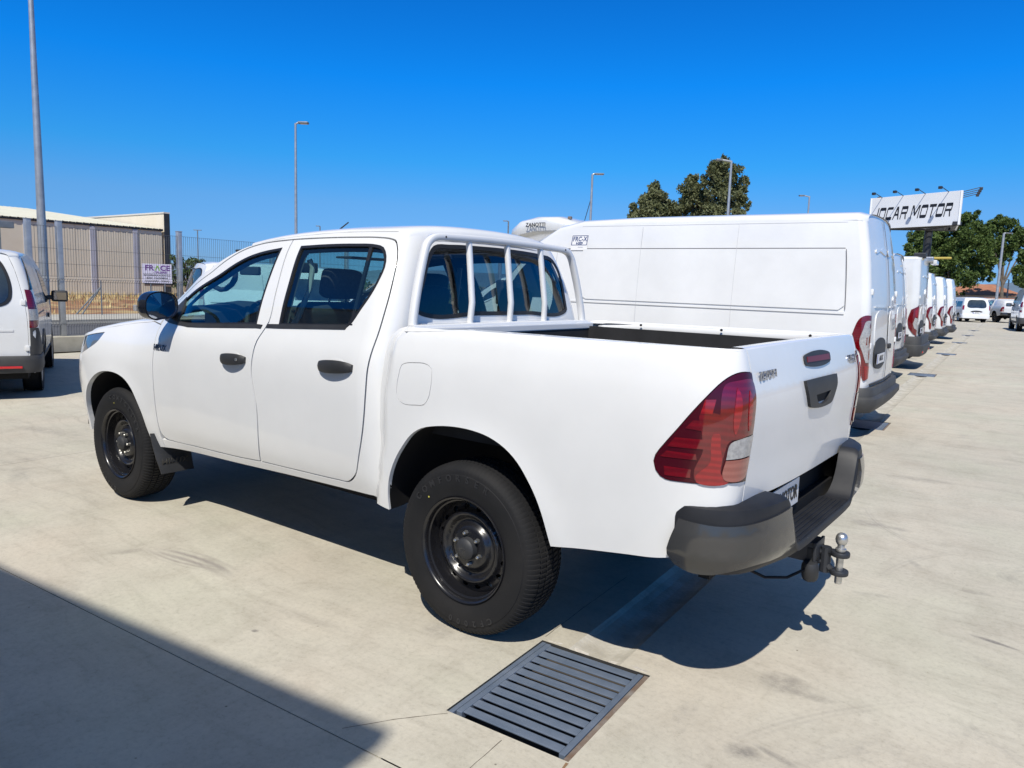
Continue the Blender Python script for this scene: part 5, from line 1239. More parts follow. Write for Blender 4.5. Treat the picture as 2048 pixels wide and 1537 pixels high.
text_mesh('sticker_lettering', 'TN NUR 2078', .012, INKB, stk, fr0 @ Matrix.Translation((.02, -.075, .0015)), .0004)
# row of vans farther along
row = [  # depth-matched places: right rear corner column, distance
    ('white panel van with a refrigeration unit on its roof, mostly hidden behind the large van', (.75, -9.55), master_cfg(2.55, 6.5), None),
    ('white high roof panel van with a black plate recess, first tail past the large van', (.67, -12.85), master_cfg(2.42, 5.55, '2231 KTX'), None),
    ('square white panel van with dark lower cladding and angular red tail lights', (.76, -16.05), None, 'box'),
    ('white panel van with red lamps seen just past the square clad van', (1.38, -20.3), master_cfg(2.45, 5.55, '7715 JLM'), None),
    ('white panel van, third tail from the far end of the row', (1.60, -24.2), master_cfg(2.42, 5.55, '0954 KDR'), None),
    ('white panel van, last but one tail of the row', (1.74, -27.9), master_cfg(2.40, 5.55, '3380 JVB'), None),
    ('farthest white panel van of the row, slightly cream at its edge', (1.95, -32.2), master_cfg(2.45, 5.55, '6127 KGP'), None)]
VANS = []
proto = None
for lab, (x, y), cfg, kind in row:
    if kind == 'box':
        cfg = master_cfg(2.50, 6.0, '5502 KZN'); cfg['TZ'] = [(.30, .92), (.55, 1.0), (.9, 1.03), (1.3, 1.03), (1.8, 1.01), (2.3, .985), (2.5, .97)]; cfg['TR'] = [(.5, 0), (1.4, 0), (2.0, .02), (2.5, .05)]
        ze = 2.42; cfg['E'][0] = (.1, ze-.01); cfg['E'][1] = (.2, ze); cfg['E'][2] = (1.4, ze); cfg['E'][3] = (2.8, ze); cfg['crown'][:4] = [.06, .07, .07, .07]; cfg['n'] = 4.
        cfg['side'] = [('lower_cladding', rect(.14, 4.9, .40, .78), VANBUMP, .016, .02), ('seam', line(.3, 2.2, 4.0, 2.2, .004), SEAMM, .0025, .001), ('seam', line(.5, 1.5, .5, 2.2, .003), SEAMM, .0025, .001), ('seam', line(.3, 1.25, 4.0, 1.25, .005), SEAMM, .0025, .001), ('seam', line(1.6, .8, 1.6, 2.38, .003), SEAMM, .0025, .001)]
        cfg['lamp'] = [('tail_light', [(-.03, .72, 1), (.06, .80, 1), (.16, .92, 1), (.19, 1.10), (.14, 1.32, 1), (-.04, 1.42, 1), (-.04, .72, 1)], LRED, .006, .012), ('lens_clear', [(-.035, .86, 1), (.05, .92, 1), (.08, 1.02, 1), (.05, 1.15, 1), (-.035, 1.12, 1)], LCLR, .009, .006), ('lens_red', [(-.035, 1.14, 1), (.045, 1.17, 1), (.06, 1.30, 1), (-.035, 1.38, 1)], LREDB, .009, .006)]
        cfg['bump'] = (.30, .74, .12)
    v = make_van(cfg, lab, 'van', (x, y, 0), vdir, VG, paintm=VANWHITE if kind is None else VANWHITE2); VANS.append(v)
# refrigeration unit on the second van's roof
b = MB()
V = []; F = []
for i, (x, hw, zz0, zz1) in enumerate(((4.70, .50, 2.56, 2.60), (4.78, .66, 2.55, 2.76), (5.15, .78, 2.54, 2.88), (5.6, .80, 2.52, 2.89), (5.95, .78, 2.46, 2.83), (6.2, .66, 2.44, 2.68), (6.28, .5, 2.46, 2.54))):
    for k in range(16):
        t = 2*PI*k/16; c_, s_ = math.cos(t), math.sin(t); V.append((x, hw*math.copysign(abs(c_)**.5, c_), (zz0+zz1)/2+(zz1-zz0)/2*math.copysign(abs(s_)**.5, s_)))
for i in range(6):
    for k in range(16): F.append((i*16+k, i*16+(k+1) % 16, i*16+16+(k+1) % 16, i*16+16+k))
F += [tuple(range(16)), tuple(96+k for k in range(16))]
b.add(V, F); ru = b.build('refrigeration_unit', VANWHITE2, VANS[0], smooth=True, angle=50)
text_mesh('unit_lettering', 'ZANOTTI', .10, INKK, ru, frame((5.55, .832, 2.70), (-1, 0, 0), (0, 0, 1)), .002, bold=.002)
b = MB(); b.add(*bevel_box(4.95, 5.02, .50, .56, 2.82, 2.87, .01)); b.build('service_cap', RUST, ru)
# pipework and rack on the square van
rk = bpy.data.objects.new('roof_rack', None); COL.objects.link(rk); rk.parent = VANS[2]
for nm, q, m in (('tank', (-.10, .25, -.35, -.12, 2.40, 2.52), STEEL), ('beam', (-.42, .6, -.86, -.78, 2.50, 2.55), mat('yellow_paint', (.45, .34, .06), .5)), ('bracket', (-.16, -.02, -.95, -.35, 2.36, 2.46), VANWHITE2), ('motor_box', (-.02, .22, .62, .80, 2.44, 2.56), DARKST)):
    b = MB(); b.add(*bevel_box(*q, .02)); b.build(nm, m, rk)

# ------------------------------------------------------------------ smaller vehicles
def small_cfg(L=4.45, W=1.83, H=1.80, plate=None, glassy=True):
    ze = H-.10
    return dict(L=L, W=W, H=H, xr=.86, xf=L-.86, rw=.325, zb=.53, z0=.30, TZ=[(.25, .82), (.5, .90), (.8, .915), (1.05, .905), (1.3, .862), (1.55, .80), (1.7, .74), (1.8, .69)],
        TR=[(.5, -.03), (.9, -.02), (1.15, 0), (1.5, .08), (1.7, .15), (1.8, .2)], bulge=.06, rr=.13,
        E=[(.2, ze-.015), (.3, ze), (1.2, ze+.01), (2.0, ze+.01), (L-2.1, ze), (L-1.85, ze-.04), (L-1.5, ze-.22), (L-1.1, 1.22), (L-.95, 1.12), (L-.5, 1.02), (L-.15, .88), (L-.04, .66), (L-.02, .50)],
        crown=[.075, .09, .10, .10, .10, .10, .08, .05, .04, .05, .05, .03, .02], bows=[0, 0, 0, 0, .03, .08, .16, .26, .26, .24, .18, .14, .12], cuts=(5, 8, 11), n=2.8, split=False,
        side=[('side_window', [(L-2.55, 1.10, 1), (L-1.28, 1.10, 1), (L-1.40, 1.25), (L-1.75, 1.50), (L-2.5, 1.56, 1)], DGLASS2, .003, .004), ('seam', line(L-2.62, .42, L-2.60, 1.62, .003), SEAMM, .002, .001), ('seam', line(L-1.3, .6, L-1.22, 1.08, .003), SEAMM, .002, .001),
              ('seam', line(1.25, .5, 1.25, 1.6, .003), SEAMM, .002, .001), ('sliding_rail', line(.2, 1.02, 1.3, 1.02, .008), SEAMM, .002, .001), ('door_handle', rrect(L-2.50, L-2.32, .90, .94, .015), BLACKP, .02, .02), ('side_moulding', rect(1.25, L-1.3, .34, .44), VANBUMP, .012, .02)],
        lamp=[('tail_light', [(-.05, .86, 1), (.04, .87), (.085, 1.0), (.065, 1.12), (.035, 1.30), (-.03, 1.31, 1)], LRED, .006, .012), ('lens_clear', [(-.045, .95, 1), (.07, .95, 1), (.065, 1.08, 1), (-.04, 1.08, 1)], LCLR, .010, .006), ('lens_red', [(-.042, 1.10, 1), (.055, 1.10, 1), (.03, 1.29, 1), (-.028, 1.30, 1)], LRED, .009, .006)],
        rear=[('rear_window_seal', [(-.60, 1.13), (0, 1.10), (.60, 1.13), (.655, 1.20), (.58, 1.60), (.50, 1.68), (0, 1.70), (-.50, 1.68), (-.58, 1.60), (-.655, 1.20)], SEAL, .004, .004), ('rear_window', [(-.57, 1.155), (0, 1.125), (.57, 1.155), (.62, 1.22), (.555, 1.58), (.48, 1.655), (0, 1.675), (-.48, 1.655), (-.555, 1.58), (-.62, 1.22)], DGLASS2, .007, .004),
              ('pressed_line', line(-.66, .83, .66, .83, .012), PM_line(), .006, .006), ('centre_seam', line(0, .55, 0, 1.10, .004), SEAMM, .004, .002)],
        bump=(.33, .53, .10), refl=(.60, .40, .14, .014), plate=plate, hinges=[(0, 1.16), (0, .62)], mirror=(L-1.52, 1.08, .22, .17), nosem=VANBUMP, blen=.55)
def PM_line(): return VANWHITE
cfg = small_cfg(4.45, 1.83, 1.80)
oa = [(.86+.475*math.cos(R(q)), .325+.475*math.sin(R(q))) for q in (4, 25, 45, 65, 90, 115, 140)]; ia = [(.86+.402*math.cos(R(q)), .325+.402*math.sin(R(q))) for q in (172, 150, 125, 100, 75, 50, 25, 6)]
cfg['side'] = cfg['side']+[('pillar_black', [(.02, 1.30, 1), (.12, 1.32, 1), (.25, 1.66, 1), (.18, 1.68, 1)], BLACKG, .003, .004), ('corner_cladding', [(-.045, .40, 1), (-.045, .86, 1), (.05, .86, 1), (.14, .72), (.30, .655)]+oa[::-1][:-1]+[(oa[0][0], oa[0][1], 1), (ia[-1][0], ia[-1][1], 1)]+ia[::-1][1:-1]+[(ia[0][0], ia[0][1], 1)], VANBUMP, .010, .014)]
th = R(-24.0); h = Vector((math.cos(th), math.sin(th), 0)); nr = Vector((math.sin(th), -math.cos(th), 0))
org = Vector((8.70, -.70, 0))-h*.86-nr*(.915-.135)
CAD = make_van(cfg, 'compact white van at the left edge, dark bumper and rear window, beside the tall pole', 'van', org, th, 'small white vans along the fence', 'compact_van', VANWHITE)
p = at(366, 16.2); B_ = make_van(small_cfg(4.45, 1.83, 1.86), 'white van standing crosswise beyond the pickup bonnet, its tail seen over the pickup door', 'van', (12.86, -5.31, 0), R(-110), 'small white vans along the fence', 'compact_van', VANWHITE)
C_ = make_van(small_cfg(4.45, 1.83, 1.82), 'white van seen through the pickup cab rear window, farther along the fence', 'van', Vector((11.4, -12.2, 0))-EX*4.45, vdir, 'small white vans along the fence', 'compact_van', VANWHITE)
# passenger van across the far end
cfg = small_cfg(5.1, 1.93, 1.90, (0, .72, '4471 KLV')); cfg['TZ'] = [(.25, .86), (.5, .94), (.8, .965), (1.05, .955), (1.3, .915), (1.55, .86), (1.8, .79), (1.9, .75)]
cfg['bump'] = (.30, .60, .11); cfg['side'] = [('side_window', rect(.35, 1.53, 1.15, 1.58), DGLASS, .003, .004), ('side_window', rect(1.64, 2.7, 1.15, 1.58), DGLASS, .003, .004), ('side_window', [(2.78, 1.15, 1), (3.75, 1.15, 1), (3.4, 1.50), (2.8, 1.60, 1)], DGLASS, .003, .004), ('seam', line(1.58, .4, 1.58, 1.7, .004), SEAMM, .002, .001)]
cfg['lamp'] = [('tail_light', [(-.06, .93, 1), (.07, .95, 1), (.09, 1.25), (-.04, 1.28, 1)], LREDB, .006, .012)]; cfg['refl'] = None
cfg['rear'] = cfg['rear'][:2]+[('plate_trim', rrect(-.42, .42, .79, .83, .015), BLACKP, .006, .006)]
v = make_van(cfg, 'white passenger van with a wide dark rear window at the far end of the yard', 'van', at(1953, 57, 0, 1.), R(-66), None, 'passenger_van', VANWHITE)
for q in v.children:
    if q.name.startswith('rear_bumper'): q.data.materials[0] = VANWHITE
# the van cut by the right edge
cfg = small_cfg(5.0, 1.95, 1.98, (0, .95, '9043 JXS')); cfg['TZ'] = [(.25, .86), (.5, .95), (.8, .975), (1.05, .965), (1.3, .935), (1.55, .87), (1.8, .79), (2.0, .73)]
cfg['E'] = [(x, z+.17 if z > 1.5 else z) for x, z in small_cfg(5.0)['E']]; cfg['bump'] = (.36, .62, .10)
v = make_van(cfg, 'white van cut by the right edge with a black mirror and red tail light', 'van', at(2092, 40, 0, 1.), R(-82), None, 'compact_van', VANWHITE); v.scale = (1.24, 1.24, 1.24)
# second pickup, seen far off
t2 = copy_tree(truck); t2.location = at(2013, 59, 0, .6); t2.rotation_euler = (0, 0, R(-62)); t2['label'] = 'distant silver double cab pickup with a hardtop, beside the white passenger van'; t2['category'] = 'pickup truck'
drop = ('cab_guard', 'badge_lettering', 'tow_hitch', 'number_plate')
def walk(o):
    for ch in list(o.children): yield from walk(ch)
    yield o
for o in list(walk(t2)):
    p_ = o
    while p_ is not None and p_ != t2:
        if p_.name.split('.')[0] in drop: bpy.data.objects.remove(o); break
        p_ = p_.parent
for o in walk(t2):
    if o.type == 'MESH':
        for s in o.material_slots:
            if s.material == WHITE: s.link = 'OBJECT'; s.material = SILVER
b = MB(); V = []; F = []
for i, (x, hw, zt_) in enumerate(((-1.15, .72, 1.62), (-1.0, .76, 1.76), (0, .78, 1.80), (.42, .74, 1.80))):
    for y, z in ((-hw-.08, 1.34), (-hw, zt_-.08), (-hw+.15, zt_), (hw-.15, zt_), (hw, zt_-.08), (hw+.08, 1.34)): V.append((x, y, z))
for i in range(3):
    for k in range(5): F.append((i*6+k, i*6+k+1, i*6+7+k, i*6+6+k))
F += [(0, 1, 2, 3, 4, 5), (18, 19, 20, 21, 22, 23)]
b.add(V, F); b.build('hardtop', SILVER, t2, smooth=True, angle=50)
# ------------------------------------------------------------------ building behind the viewer (casts the shadow in the lower left)
HB_ = 6.2; sh = Vector((SUN_TO.x, SUN_TO.y, 0))/SUN_TO.z
tip = Vector((-.298, 1.598, 0))+sh*HB_; ed = Vector((2.593, .278, 0)).normalized(); en = Vector((-ed.y, ed.x, 0))
BLD = thing('workshop_building', 'cream metal workshop behind the viewer, known from the shadow it casts on the lower left', 'building', (0, 0, 0))
CLAD = varied('cream_metal_cladding', (.50, .47, .40), (.56, .53, .46), 2, .55)
def quad3(p, u, v, du, dv): return [p, p+u*du, p+u*du+v*dv, p+v*dv]
c0 = tip+ed*.06+en*.10
q = quad3(c0, ed, en, 30, 14); flatbox('wall', q, -.05, HB_-.10, CLAD, BLD)
q = quad3(tip, ed, en, 30.3, 14.3); flatbox('roof', q, HB_-.10, HB_+.02, varied('roof_sheet', (.35, .34, .32), (.42, .41, .38), 3, .6), BLD)
for k in range(4):
    q = quad3(c0+ed*(3+6*k)-en*.03, ed, en, 4., .03); flatbox('roller_door', q, .0, 4.2, varied('grey_roller_door', (.30, .31, .33), (.36, .37, .39), 5, .5), BLD)
o = mesh('forecourt', [tuple(c0+ed*0+en*(-1.5)-Vector((0,0,.03))), tuple(c0+ed*30-en*1.5-Vector((0,0,.03))), tuple(c0+ed*30+en*2-Vector((0,0,.03))), tuple(c0+en*2-Vector((0,0,.03)))], [(0, 1, 2, 3)], KERBC); tag(o, kind='structure')

# ------------------------------------------------------------------ low wall and mesh fence
W0 = thing('low_wall', 'low weathered concrete wall that carries the mesh fence along the yard', 'wall')
for k in range(12):
    b0 = -4.0-2.6*1*k*1.9; b1 = b0-2.6*1.9
    V = []; F = []
    n = 10
    for i in range(n+1):
        b = b0+(b1-b0)*i/n
        for a, z in ((13.62, 0), (13.86, 0), (13.865+.006*math.sin(b*5), .285), (13.88, .30), (14.05, .30), (14.06, .0)): V.append(tuple(lot(a, b, z-(.004 if z == .3 else 0)*math.sin(b*9))))
    for i in range(n):
        for j in range(5): F.append((i*6+j, i*6+j+1, i*6+7+j, i*6+6+j))
    b = MB(); b.add(V, F); b.build('wall_section', KERBC, W0)
FN = thing('mesh_fence', 'tall welded wire fence on galvanised posts along the left side of the yard', 'fence')
WIREM = mat('galvanised_wire', (.085, .09, .10), .5, .3)
posts = [-4.45, -5.0]+[-7.5-2.5*k for k in range(18)]
p0 = None
for i, b in enumerate(posts):
    if p0 is None:
        m_ = MB(); m_.add(*bevel_box(-.03, .03, -.025, .025, 0, 2.14, .006)); m_.add(*bevel_box(-.033, .033, -.028, .028, 2.135, 2.15, .004)); p0 = m_.build('post', GALV, FN, smooth=True); o = p0
    else: o = p0.copy(); COL.objects.link(o); o.parent = FN
    o.location = lot(13.96, b, .29); o.rotation_euler = (0, 0, GA)
    if i == 0: o.scale = (1.7, 1.9, 1.03)
def wires(b0, b1, h, z0=.33):
    V = []; F = []
    def prism(p, q, w):
        n = len(V); d = (q-p).normalized(); a = Vector((1, 0, 0)) if abs(d.x) < .9 else Vector((0, 1, 0)); u = d.cross(a).normalized(); v = d.cross(u)
        for e in (p, q):
            for k in range(3): t = 2*PI*k/3; V.append(e+u*w*math.cos(t)+v*w*math.sin(t))
        for k in range(3): F.append((n+k, n+(k+1) % 3, n+3+(k+1) % 3, n+3+k))
    # folds at four heights
    fold = []
    for zz in (z0, z0+.50*h/2, z0+.98*h/2, z0+.0): pass
    zs = [z0]; offs = [0]
    for f in (.10, .52, .97) if h > 1.5 else (.5,):
        zc = z0+f*h
        if zc+.10 < z0+h: zs += [zc-.05, zc, zc+.05]; offs += [0, .045, 0]
    zs.append(z0+h); offs.append(0)
    n = int(abs(b1-b0)/.05)
    for i in range(n+1):
        b = b0+(b1-b0)*i/n
        for j in range(len(zs)-1): prism(lot(13.945-offs[j], b, zs[j]), lot(13.945-offs[j+1], b, zs[j+1]), .0036)
    hz = sorted(zs+[z0+h*q for q in (.24, .38, .66, .80)])
    for z in hz:
        of = 0
        for zz, oo in zip(zs, offs):
            if abs(zz-z) < 1e-6: of = oo
        prism(lot(13.940-of, b0, z), lot(13.940-of, b1, z), .0040)
    return V, F
b = MB()
for b0, b1 in zip(posts, posts[1:]): b.add(*wires(b0, b1, 2.06))
o = b.build('wire_mesh', WIREM, FN); o['kind'] = 'stuff'
# sliding gate portal at the end of the fence
GT = thing('gate_portal', 'grey steel gate guide portal left of the thick fence post', 'gate post', tuple(lot(14.1, -3.98)), GA)
b = MB(); b.add(*bevel_box(-.06, .06, -.06, .06, 0, 2.30, .01)); b.build('upright', GALVD, GT); b = MB(); b.add(*bevel_box(-.06, .06, .30, .42, 0, 2.30, .01)); b.build('upright', GALVD, GT)
b = MB(); b.add(*bevel_box(-.08, .08, -.28, .55, 2.30, 2.42, .01)); b.build('cross_beam', GALVD, GT)

# ------------------------------------------------------------------ street, verge, field
def sheet(name, a0, a1, b0, b1, z, m, kind='structure'):
    o = mesh(name, [tuple(lot(a, b, z)) for a, b in ((a0, b1), (a1, b1), (a1, b0), (a0, b0))], [(0, 1, 2, 3)], m); tag(o, kind=kind); return o
sheet('street', 14.06, 22.2, 60, -220, -.005, ASPH)
V = []; F = []
o = flatbox('pavement', [lot(22.2, 60), lot(25.3, 60), lot(25.3, -220), lot(22.2, -220)], -.05, .12, varied('pale_pavement', (.36, .34, .29), (.46, .44, .38), 2, .9)); tag(o, kind='structure')
FIELDM = mat('dry_field_soil', (.3, .2, .1), .95); ns, ls, bb = nodes(FIELDM); P = mapping(ns, ls); n1 = noise_tex(ns, ls, P, .8, 8, .65); n2 = noise_tex(ns, ls, P, .25, 4, .6)
r_ = ramp(ns, [(.3, (.20, .085, .040)), (.48, (.30, .16, .075)), (.62, (.42, .32, .15)), (.8, (.50, .41, .22))]); ls.new(n1.outputs[0], r_.inputs[0]); ls.new(r_.outputs[0], bb.inputs['Base Color']); bump(ns, ls, bb, n1.outputs[0], .6, .05)
V = []; F = []; na, nb = 14, 60
for i in range(na+1):
    for j in range(nb+1):
        a = 25.3+18*i/na; b = 30-150*j/nb; V.append(tuple(lot(a, b, .10+.30*sm(25.5, 34, a)+.10*NZ.noise(Vector((a*.5, b*.5, 0)))*sm(25.5, 28, a))))
for i in range(na):
    for j in range(nb): k = i*(nb+1)+j; F.append((k, k+1, k+nb+2, k+nb+1))
o = mesh('dry_field', V, F, FIELDM, smooth=True); tag(o, kind='structure')
# tufts of dry grass
rnd = random.Random(3); V = []; F = []
for i in range(9000):
    a = rnd.uniform(26.5, 40.5) if rnd.random() < .6 else rnd.uniform(31, 40.5); b = rnd.uniform(-34, 4)
    if NZ.noise(Vector((a*.35, b*.35, 3))) < -.18: continue
    z = .10+.30*sm(25.5, 34, a); c = lot(a, b, z-.05); h = rnd.uniform(.10, .34); w = rnd.uniform(.015, .05); t = rnd.uniform(0, PI); d = Vector((math.cos(t), math.sin(t), 0))*w; l = Vector((rnd.uniform(-.12, .12), rnd.uniform(-.12, .12), h))
    n = len(V); V += [c-d, c+d, c+l]; F.append((n, n+1, n+2))
GRM = varied('dry_grass_blades', (.38, .28, .11), (.58, .47, .24), .8, .9)
o = mesh('dry_grass', V, F, GRM); tag(o, kind='stuff')
# hills on the skyline
V = []; F = []; N = 90
HILLM = varied('haze_tinted_hillside', (.10, .15, .20), (.14, .19, .24), .002, 1.)  # blue of the distant air is painted into the hill colour
for i in range(N+1):
    t = R(-120)+R(150)*i/N; d = Vector((math.cos(t), math.sin(t), 0)); h = 60+45*NZ.noise(Vector((i*.13, 1, 0)))+22*NZ.noise(Vector((i*.5, 4, 0)))
    V += [tuple(d*2600+Vector((0, 0, -3))), tuple(d*3000+Vector((0, 0, h*.75))), tuple(d*3400+Vector((0, 0, max(8, h))))]
for i in range(N):
    for k in range(2): F.append((3*i+k, 3*i+k+1, 3*i+k+4, 3*i+k+3))
o = mesh('hills', V, F, HILLM, smooth=True); tag(o, kind='structure')

# ------------------------------------------------------------------ warehouse across the street
WH = thing('warehouse', 'long beige warehouse with a cream ribbed metal roof beyond the mesh fence', 'warehouse')
BEIGE = varied('beige_precast_panel', (.62, .55, .42), (.69, .62, .49), .9, .9, bstr=.2, bscale=60, bdist=.003)
BEIGE2 = varied('cream_render', (.72, .64, .50), (.78, .70, .56), 1.2, .9)
PILM = varied('grey_pilaster_concrete', (.38, .38, .43), (.45, .45, .50), 1.5, .85)
ROOFM = varied('cream_roof_sheet', (.56, .53, .40), (.64, .61, .48), .7, .5)
XW = 39.2; yR = -18.95; zE = 4.05
def wl(x, y, z=0): return Vector((x, y, z))
k = 0; y = yR+.15; first = None
while y < 14:
    w = 2.28
    if first is None:
        b = MB(); b.add(*bevel_box(0, .18, .004, w-.004, -.1, zE-.05, .008)); first = b.build('wall_panel', BEIGE, WH); o = first
    else: o = first.copy(); COL.objects.link(o); o.parent = WH
    o.location = (XW, y, 0)
    y += w; k += 1
for yp in (-15.08, -17.30, -12.0, -8.2, -3.5):
    b = MB(); b.add(*bevel_box(XW-.05, XW+.03, yp-.13, yp+.13, -.1, zE-.08, .01)); b.build('pilaster', PILM, WH)
b = MB(); b.box(XW-.06, XW+.2, yR+.1, 14, zE-.06, zE+.06); b.build('gutter', DARKST, WH)
V = []; F = []
y = yR+.12; ys_ = []
while y < 14: ys_ += [(y, 0), (y+.12, 0), (y+.15, .05), (y+.22, .05), (y+.25, 0)]; y += .333
for yy, dz in ys_: V += [(XW-.10, yy, zE+.02+dz), (57.0, yy, 5.84+dz)]
for i in range(len(ys_)-1): F.append((2*i, 2*i+1, 2*i+3, 2*i+2))
o = mesh('roof', V, F, ROOFM, WH)
V = []; F = []
for yy, dz in ys_: V += [(57.0, yy, 5.84+dz), (75.0, yy, 4.05+dz)]
for i in range(len(ys_)-1): F.append((2*i, 2*i+1, 2*i+3, 2*i+2))
mesh('roof', V, F, ROOFM, WH)
b = MB(); b.box(XW+.18, 75, yR+.2, 13.9, -.1, 3.8); b.build('hall_core', BEIGE, WH)
b = MB(); b.box(XW-.02, 62, yR-.28, yR+.0, -.1, 4.98); b.build('fire_wall', BEIGE2, WH)
b = MB(); b.box(XW-.05, 62.05, yR-.32, yR+.04, 4.98, 5.06); b.build('coping', mat('pale_coping', (.62, .6, .55), .8), WH)
b = MB(); b.box(XW-.06, XW-.022, yR-.30, yR+.02, -.1, 4.97); b.build('dark_trim', DARKST, WH)
b = MB(); b.add(*bevel_box(49.6, 49.8, yR+.0, yR+.12, 4.35, 5.0, .01)); b.build('rib', GALVD, WH)
for i, yy in enumerate((-10.6, -4)):
    b = MB(); b.lathe([(0, .45), (.5, .40), (.75, .20), (.8, 0)], 20, Matrix.Translation((54, yy, 5.45)) @ Matrix.Rotation(PI/2, 4, 'X') @ Matrix.Diagonal((1.6, 1, .8, 1))); b.build('roof_vent', ROOFM, WH, smooth=True)

# ------------------------------------------------------------------ workshop sign
SG = at(314.5, 22.0, 0, 1.5); fd_ = (Vector((CAM.x, CAM.y, 0))-SG).normalized(); fd_ = (fd_+Vector((-.35, .25, 0))).normalized(); rt = Vector((0, 0, 1)).cross(fd_).normalized()
SN = thing('workshop_sign', 'small white FRACE workshop sign with violet letters on two thin posts beyond the fence', 'sign', tuple(SG))
fr0 = Matrix(((rt.x, 0, fd_.x, 0), (rt.y, 0, fd_.y, 0), (0, 1, 0, 0), (0, 0, 0, 1)))
hz_ = lambda px: 541.3+.03265*px
sz0 = spot(314, 567, 22).z; sz1 = spot(314, 528.5, 22).z; sw_ = .40
b = MB(); b.add(*bevel_box(-sw_, sw_, sz0, sz1, -.015, 0, .003, 1, fr0)); b.build('board', mat('lilac_white_board', (.60, .57, .68), .5), SN)
b = MB(); b.add(*bevel_box(-sw_+.05, sw_-.03, sz0-.09, sz0+.10, -.05, -.03, .003, 1, fr0)); b.build('old_board', varied('old_brown_board', (.12, .075, .055), (.2, .14, .11), 5, .8), SN)
for x in (-.18, .20):
    b = MB(); b.tube([fr0 @ Vector((x, -.05, -.03)), fr0 @ Vector((x, sz1-.05, -.03))], .02, 8); b.build('post', GALVD, SN)
def stx(t, size, m, x, y, **k): return text_mesh('sign_lettering', t, size, m, SN, fr0 @ Matrix.Translation((x, y, .002)), .0005, **k)
h_ = sz1-sz0
stx('FR', .21, INKV, -.205, sz1-.125, bold=.007, xs=1.05); stx('CE', .21, INKV, .215, sz1-.125, bold=.007, xs=1.05)
b = MB(); b.add([fr0 @ Vector(v) for v in ((-.065, sz1-.195, .002), (-.03, sz1-.195, .002), (.01, sz1-.09, .002), (.05, sz1-.195, .002), (.085, sz1-.195, .002), (.028, sz1-.05, .002), (-.008, sz1-.05, .002))], [(0, 1, 2, 6), (2, 3, 4, 5, 6)]); b.build('sign_lettering', INKG, SN)
stx('- TALLERES', .075, INKV, .08, sz1-.245, bold=.003); b = MB(); b.add([fr0 @ Vector(v) for v in ((-.37, sz1-.29, .002), (.37, sz1-.29, .002), (.37, sz1-.284, .002), (-.37, sz1-.284, .002))], [(0, 1, 2, 3)]); b.build('rule', INKK, SN)
for i, t in enumerate(('MAQUINARIA AGRICOLA', 'INOX · CALDERERIA', 'SOLDADURA · TORNO')): stx(t, .068, INKK, 0, sz1-.335-.083*i, bold=.0015, xs=.92)

# braced stay of an old fence at the field edge
ST = thing('fence_stay', 'old steel fence post with two slanting stays at the edge of the dry field', 'fence stay', tuple(at(203, 25.8, .1, .6)))
for i, (px0, px1) in enumerate(((0, 0), (-.36, .2), (-.60, -.1))):
    b = MB(); r3 = Vector((cr0.x, cr0.y, 0)); b.tube([r3*(-.0)+Vector((0, 0, (.98 if i else 1.2))), r3*px0+Vector((.3*px1, .3, 0))*(1 if i else 0)], .025, 8); b.build(('post', 'stay', 'stay')[i], GALVD, ST)

# ------------------------------------------------------------------ lamp posts
def lamp_post(px, D, v_top, label, r0=.07, r1=.04, arm=.6, adir=1, head=.5, double=False, m=GALV, ang=0.):
    tp = spot(px, v_top, D); z = tp.z; base = Vector((tp.x, tp.y, 0))
    T = thing('lamp_post', label, 'lamp post', tuple(base), 0, 'lamp posts')
    b = MB(); n = 7; b.tube([(0, 0, z*i/n) for i in range(n+1)], r0, 14, r2=r1); b.build('pole', m, T, smooth=True)
    b = MB(); b.add(*bevel_box(-.15, .15, -.15, .15, 0, .03, .005)); b.build('base_plate', m, T)
    a = Vector((cr0.x, cr0.y, 0))*adir; a = Matrix.Rotation(ang, 3, 'Z') @ a
    for s in ((1, -1) if double else (1,)):
        e = a*s
        b = MB(); b.tube([(0, 0, z-.05), tuple(e*(arm*.5)+Vector((0, 0, z+.0))), tuple(e*arm+Vector((0, 0, z+.02)))], r1*.8, 8); b.build('arm', m, T, smooth=True)
        M_ = Matrix.Translation(e*arm+Vector((0, 0, z+.02))) @ rot_to(e)
        b = MB(); V, F = bevel_box(-.13, .13, 0, head, -.035, .045, .03, 2, M_); b.add(V, F); hd = b.build('lamp_head', GALVD, T, smooth=True)
        b = MB(); b.add(*bevel_box(-.10, .10, .08, head-.05, -.042, -.034, .003, 1, M_)); b.build('lamp_glass', LCLR, hd)
    return T
lamp_post(61, 15.4, -12, 'thick galvanised lamp post close behind the left van, its lamp at the top edge', .105, .048, .15, 1, .45)
lamp_post(591, 31, 247, 'tall thin lamp post standing behind the pickup roof, lamp turned right', .075, .045, .12, 1, .42)
lamp_post(1185, 42, 349, 'lamp post with a pale wide lamp head behind the front of the large van', .085, .06, .10, 1, .55)
lamp_post(1463, 36, 322, 'lamp post in front of the tall eucalyptus, arm turned left', .085, .055, .45, -1, .30)
lamp_post(1619, 50, 393, 'short looking lamp post between the eucalyptus and the billboard', .07, .05, .35, -1, .35)
lamp_post(2008, 66, 467, 'slim lamp post in front of the right hand tree near the white house', .13, .09, .12, 1, .6)
lamp_post(1017, 76, 443, 'small far lamp post left of the white fridge van roof', .10, .07, .10, -1, .45, m=GALVD)
lamp_post(395, 104, 461, 'tiny far lamp post above the mesh fence, left of the pickup', .09, .07, .05, 1, .5, double=True, m=GALVD)
lamp_post(640, 92, 453, 'tiny far lamp post just above the pickup roof, left of the aerial', .09, .07, .05, -1, .45, m=GALVD)
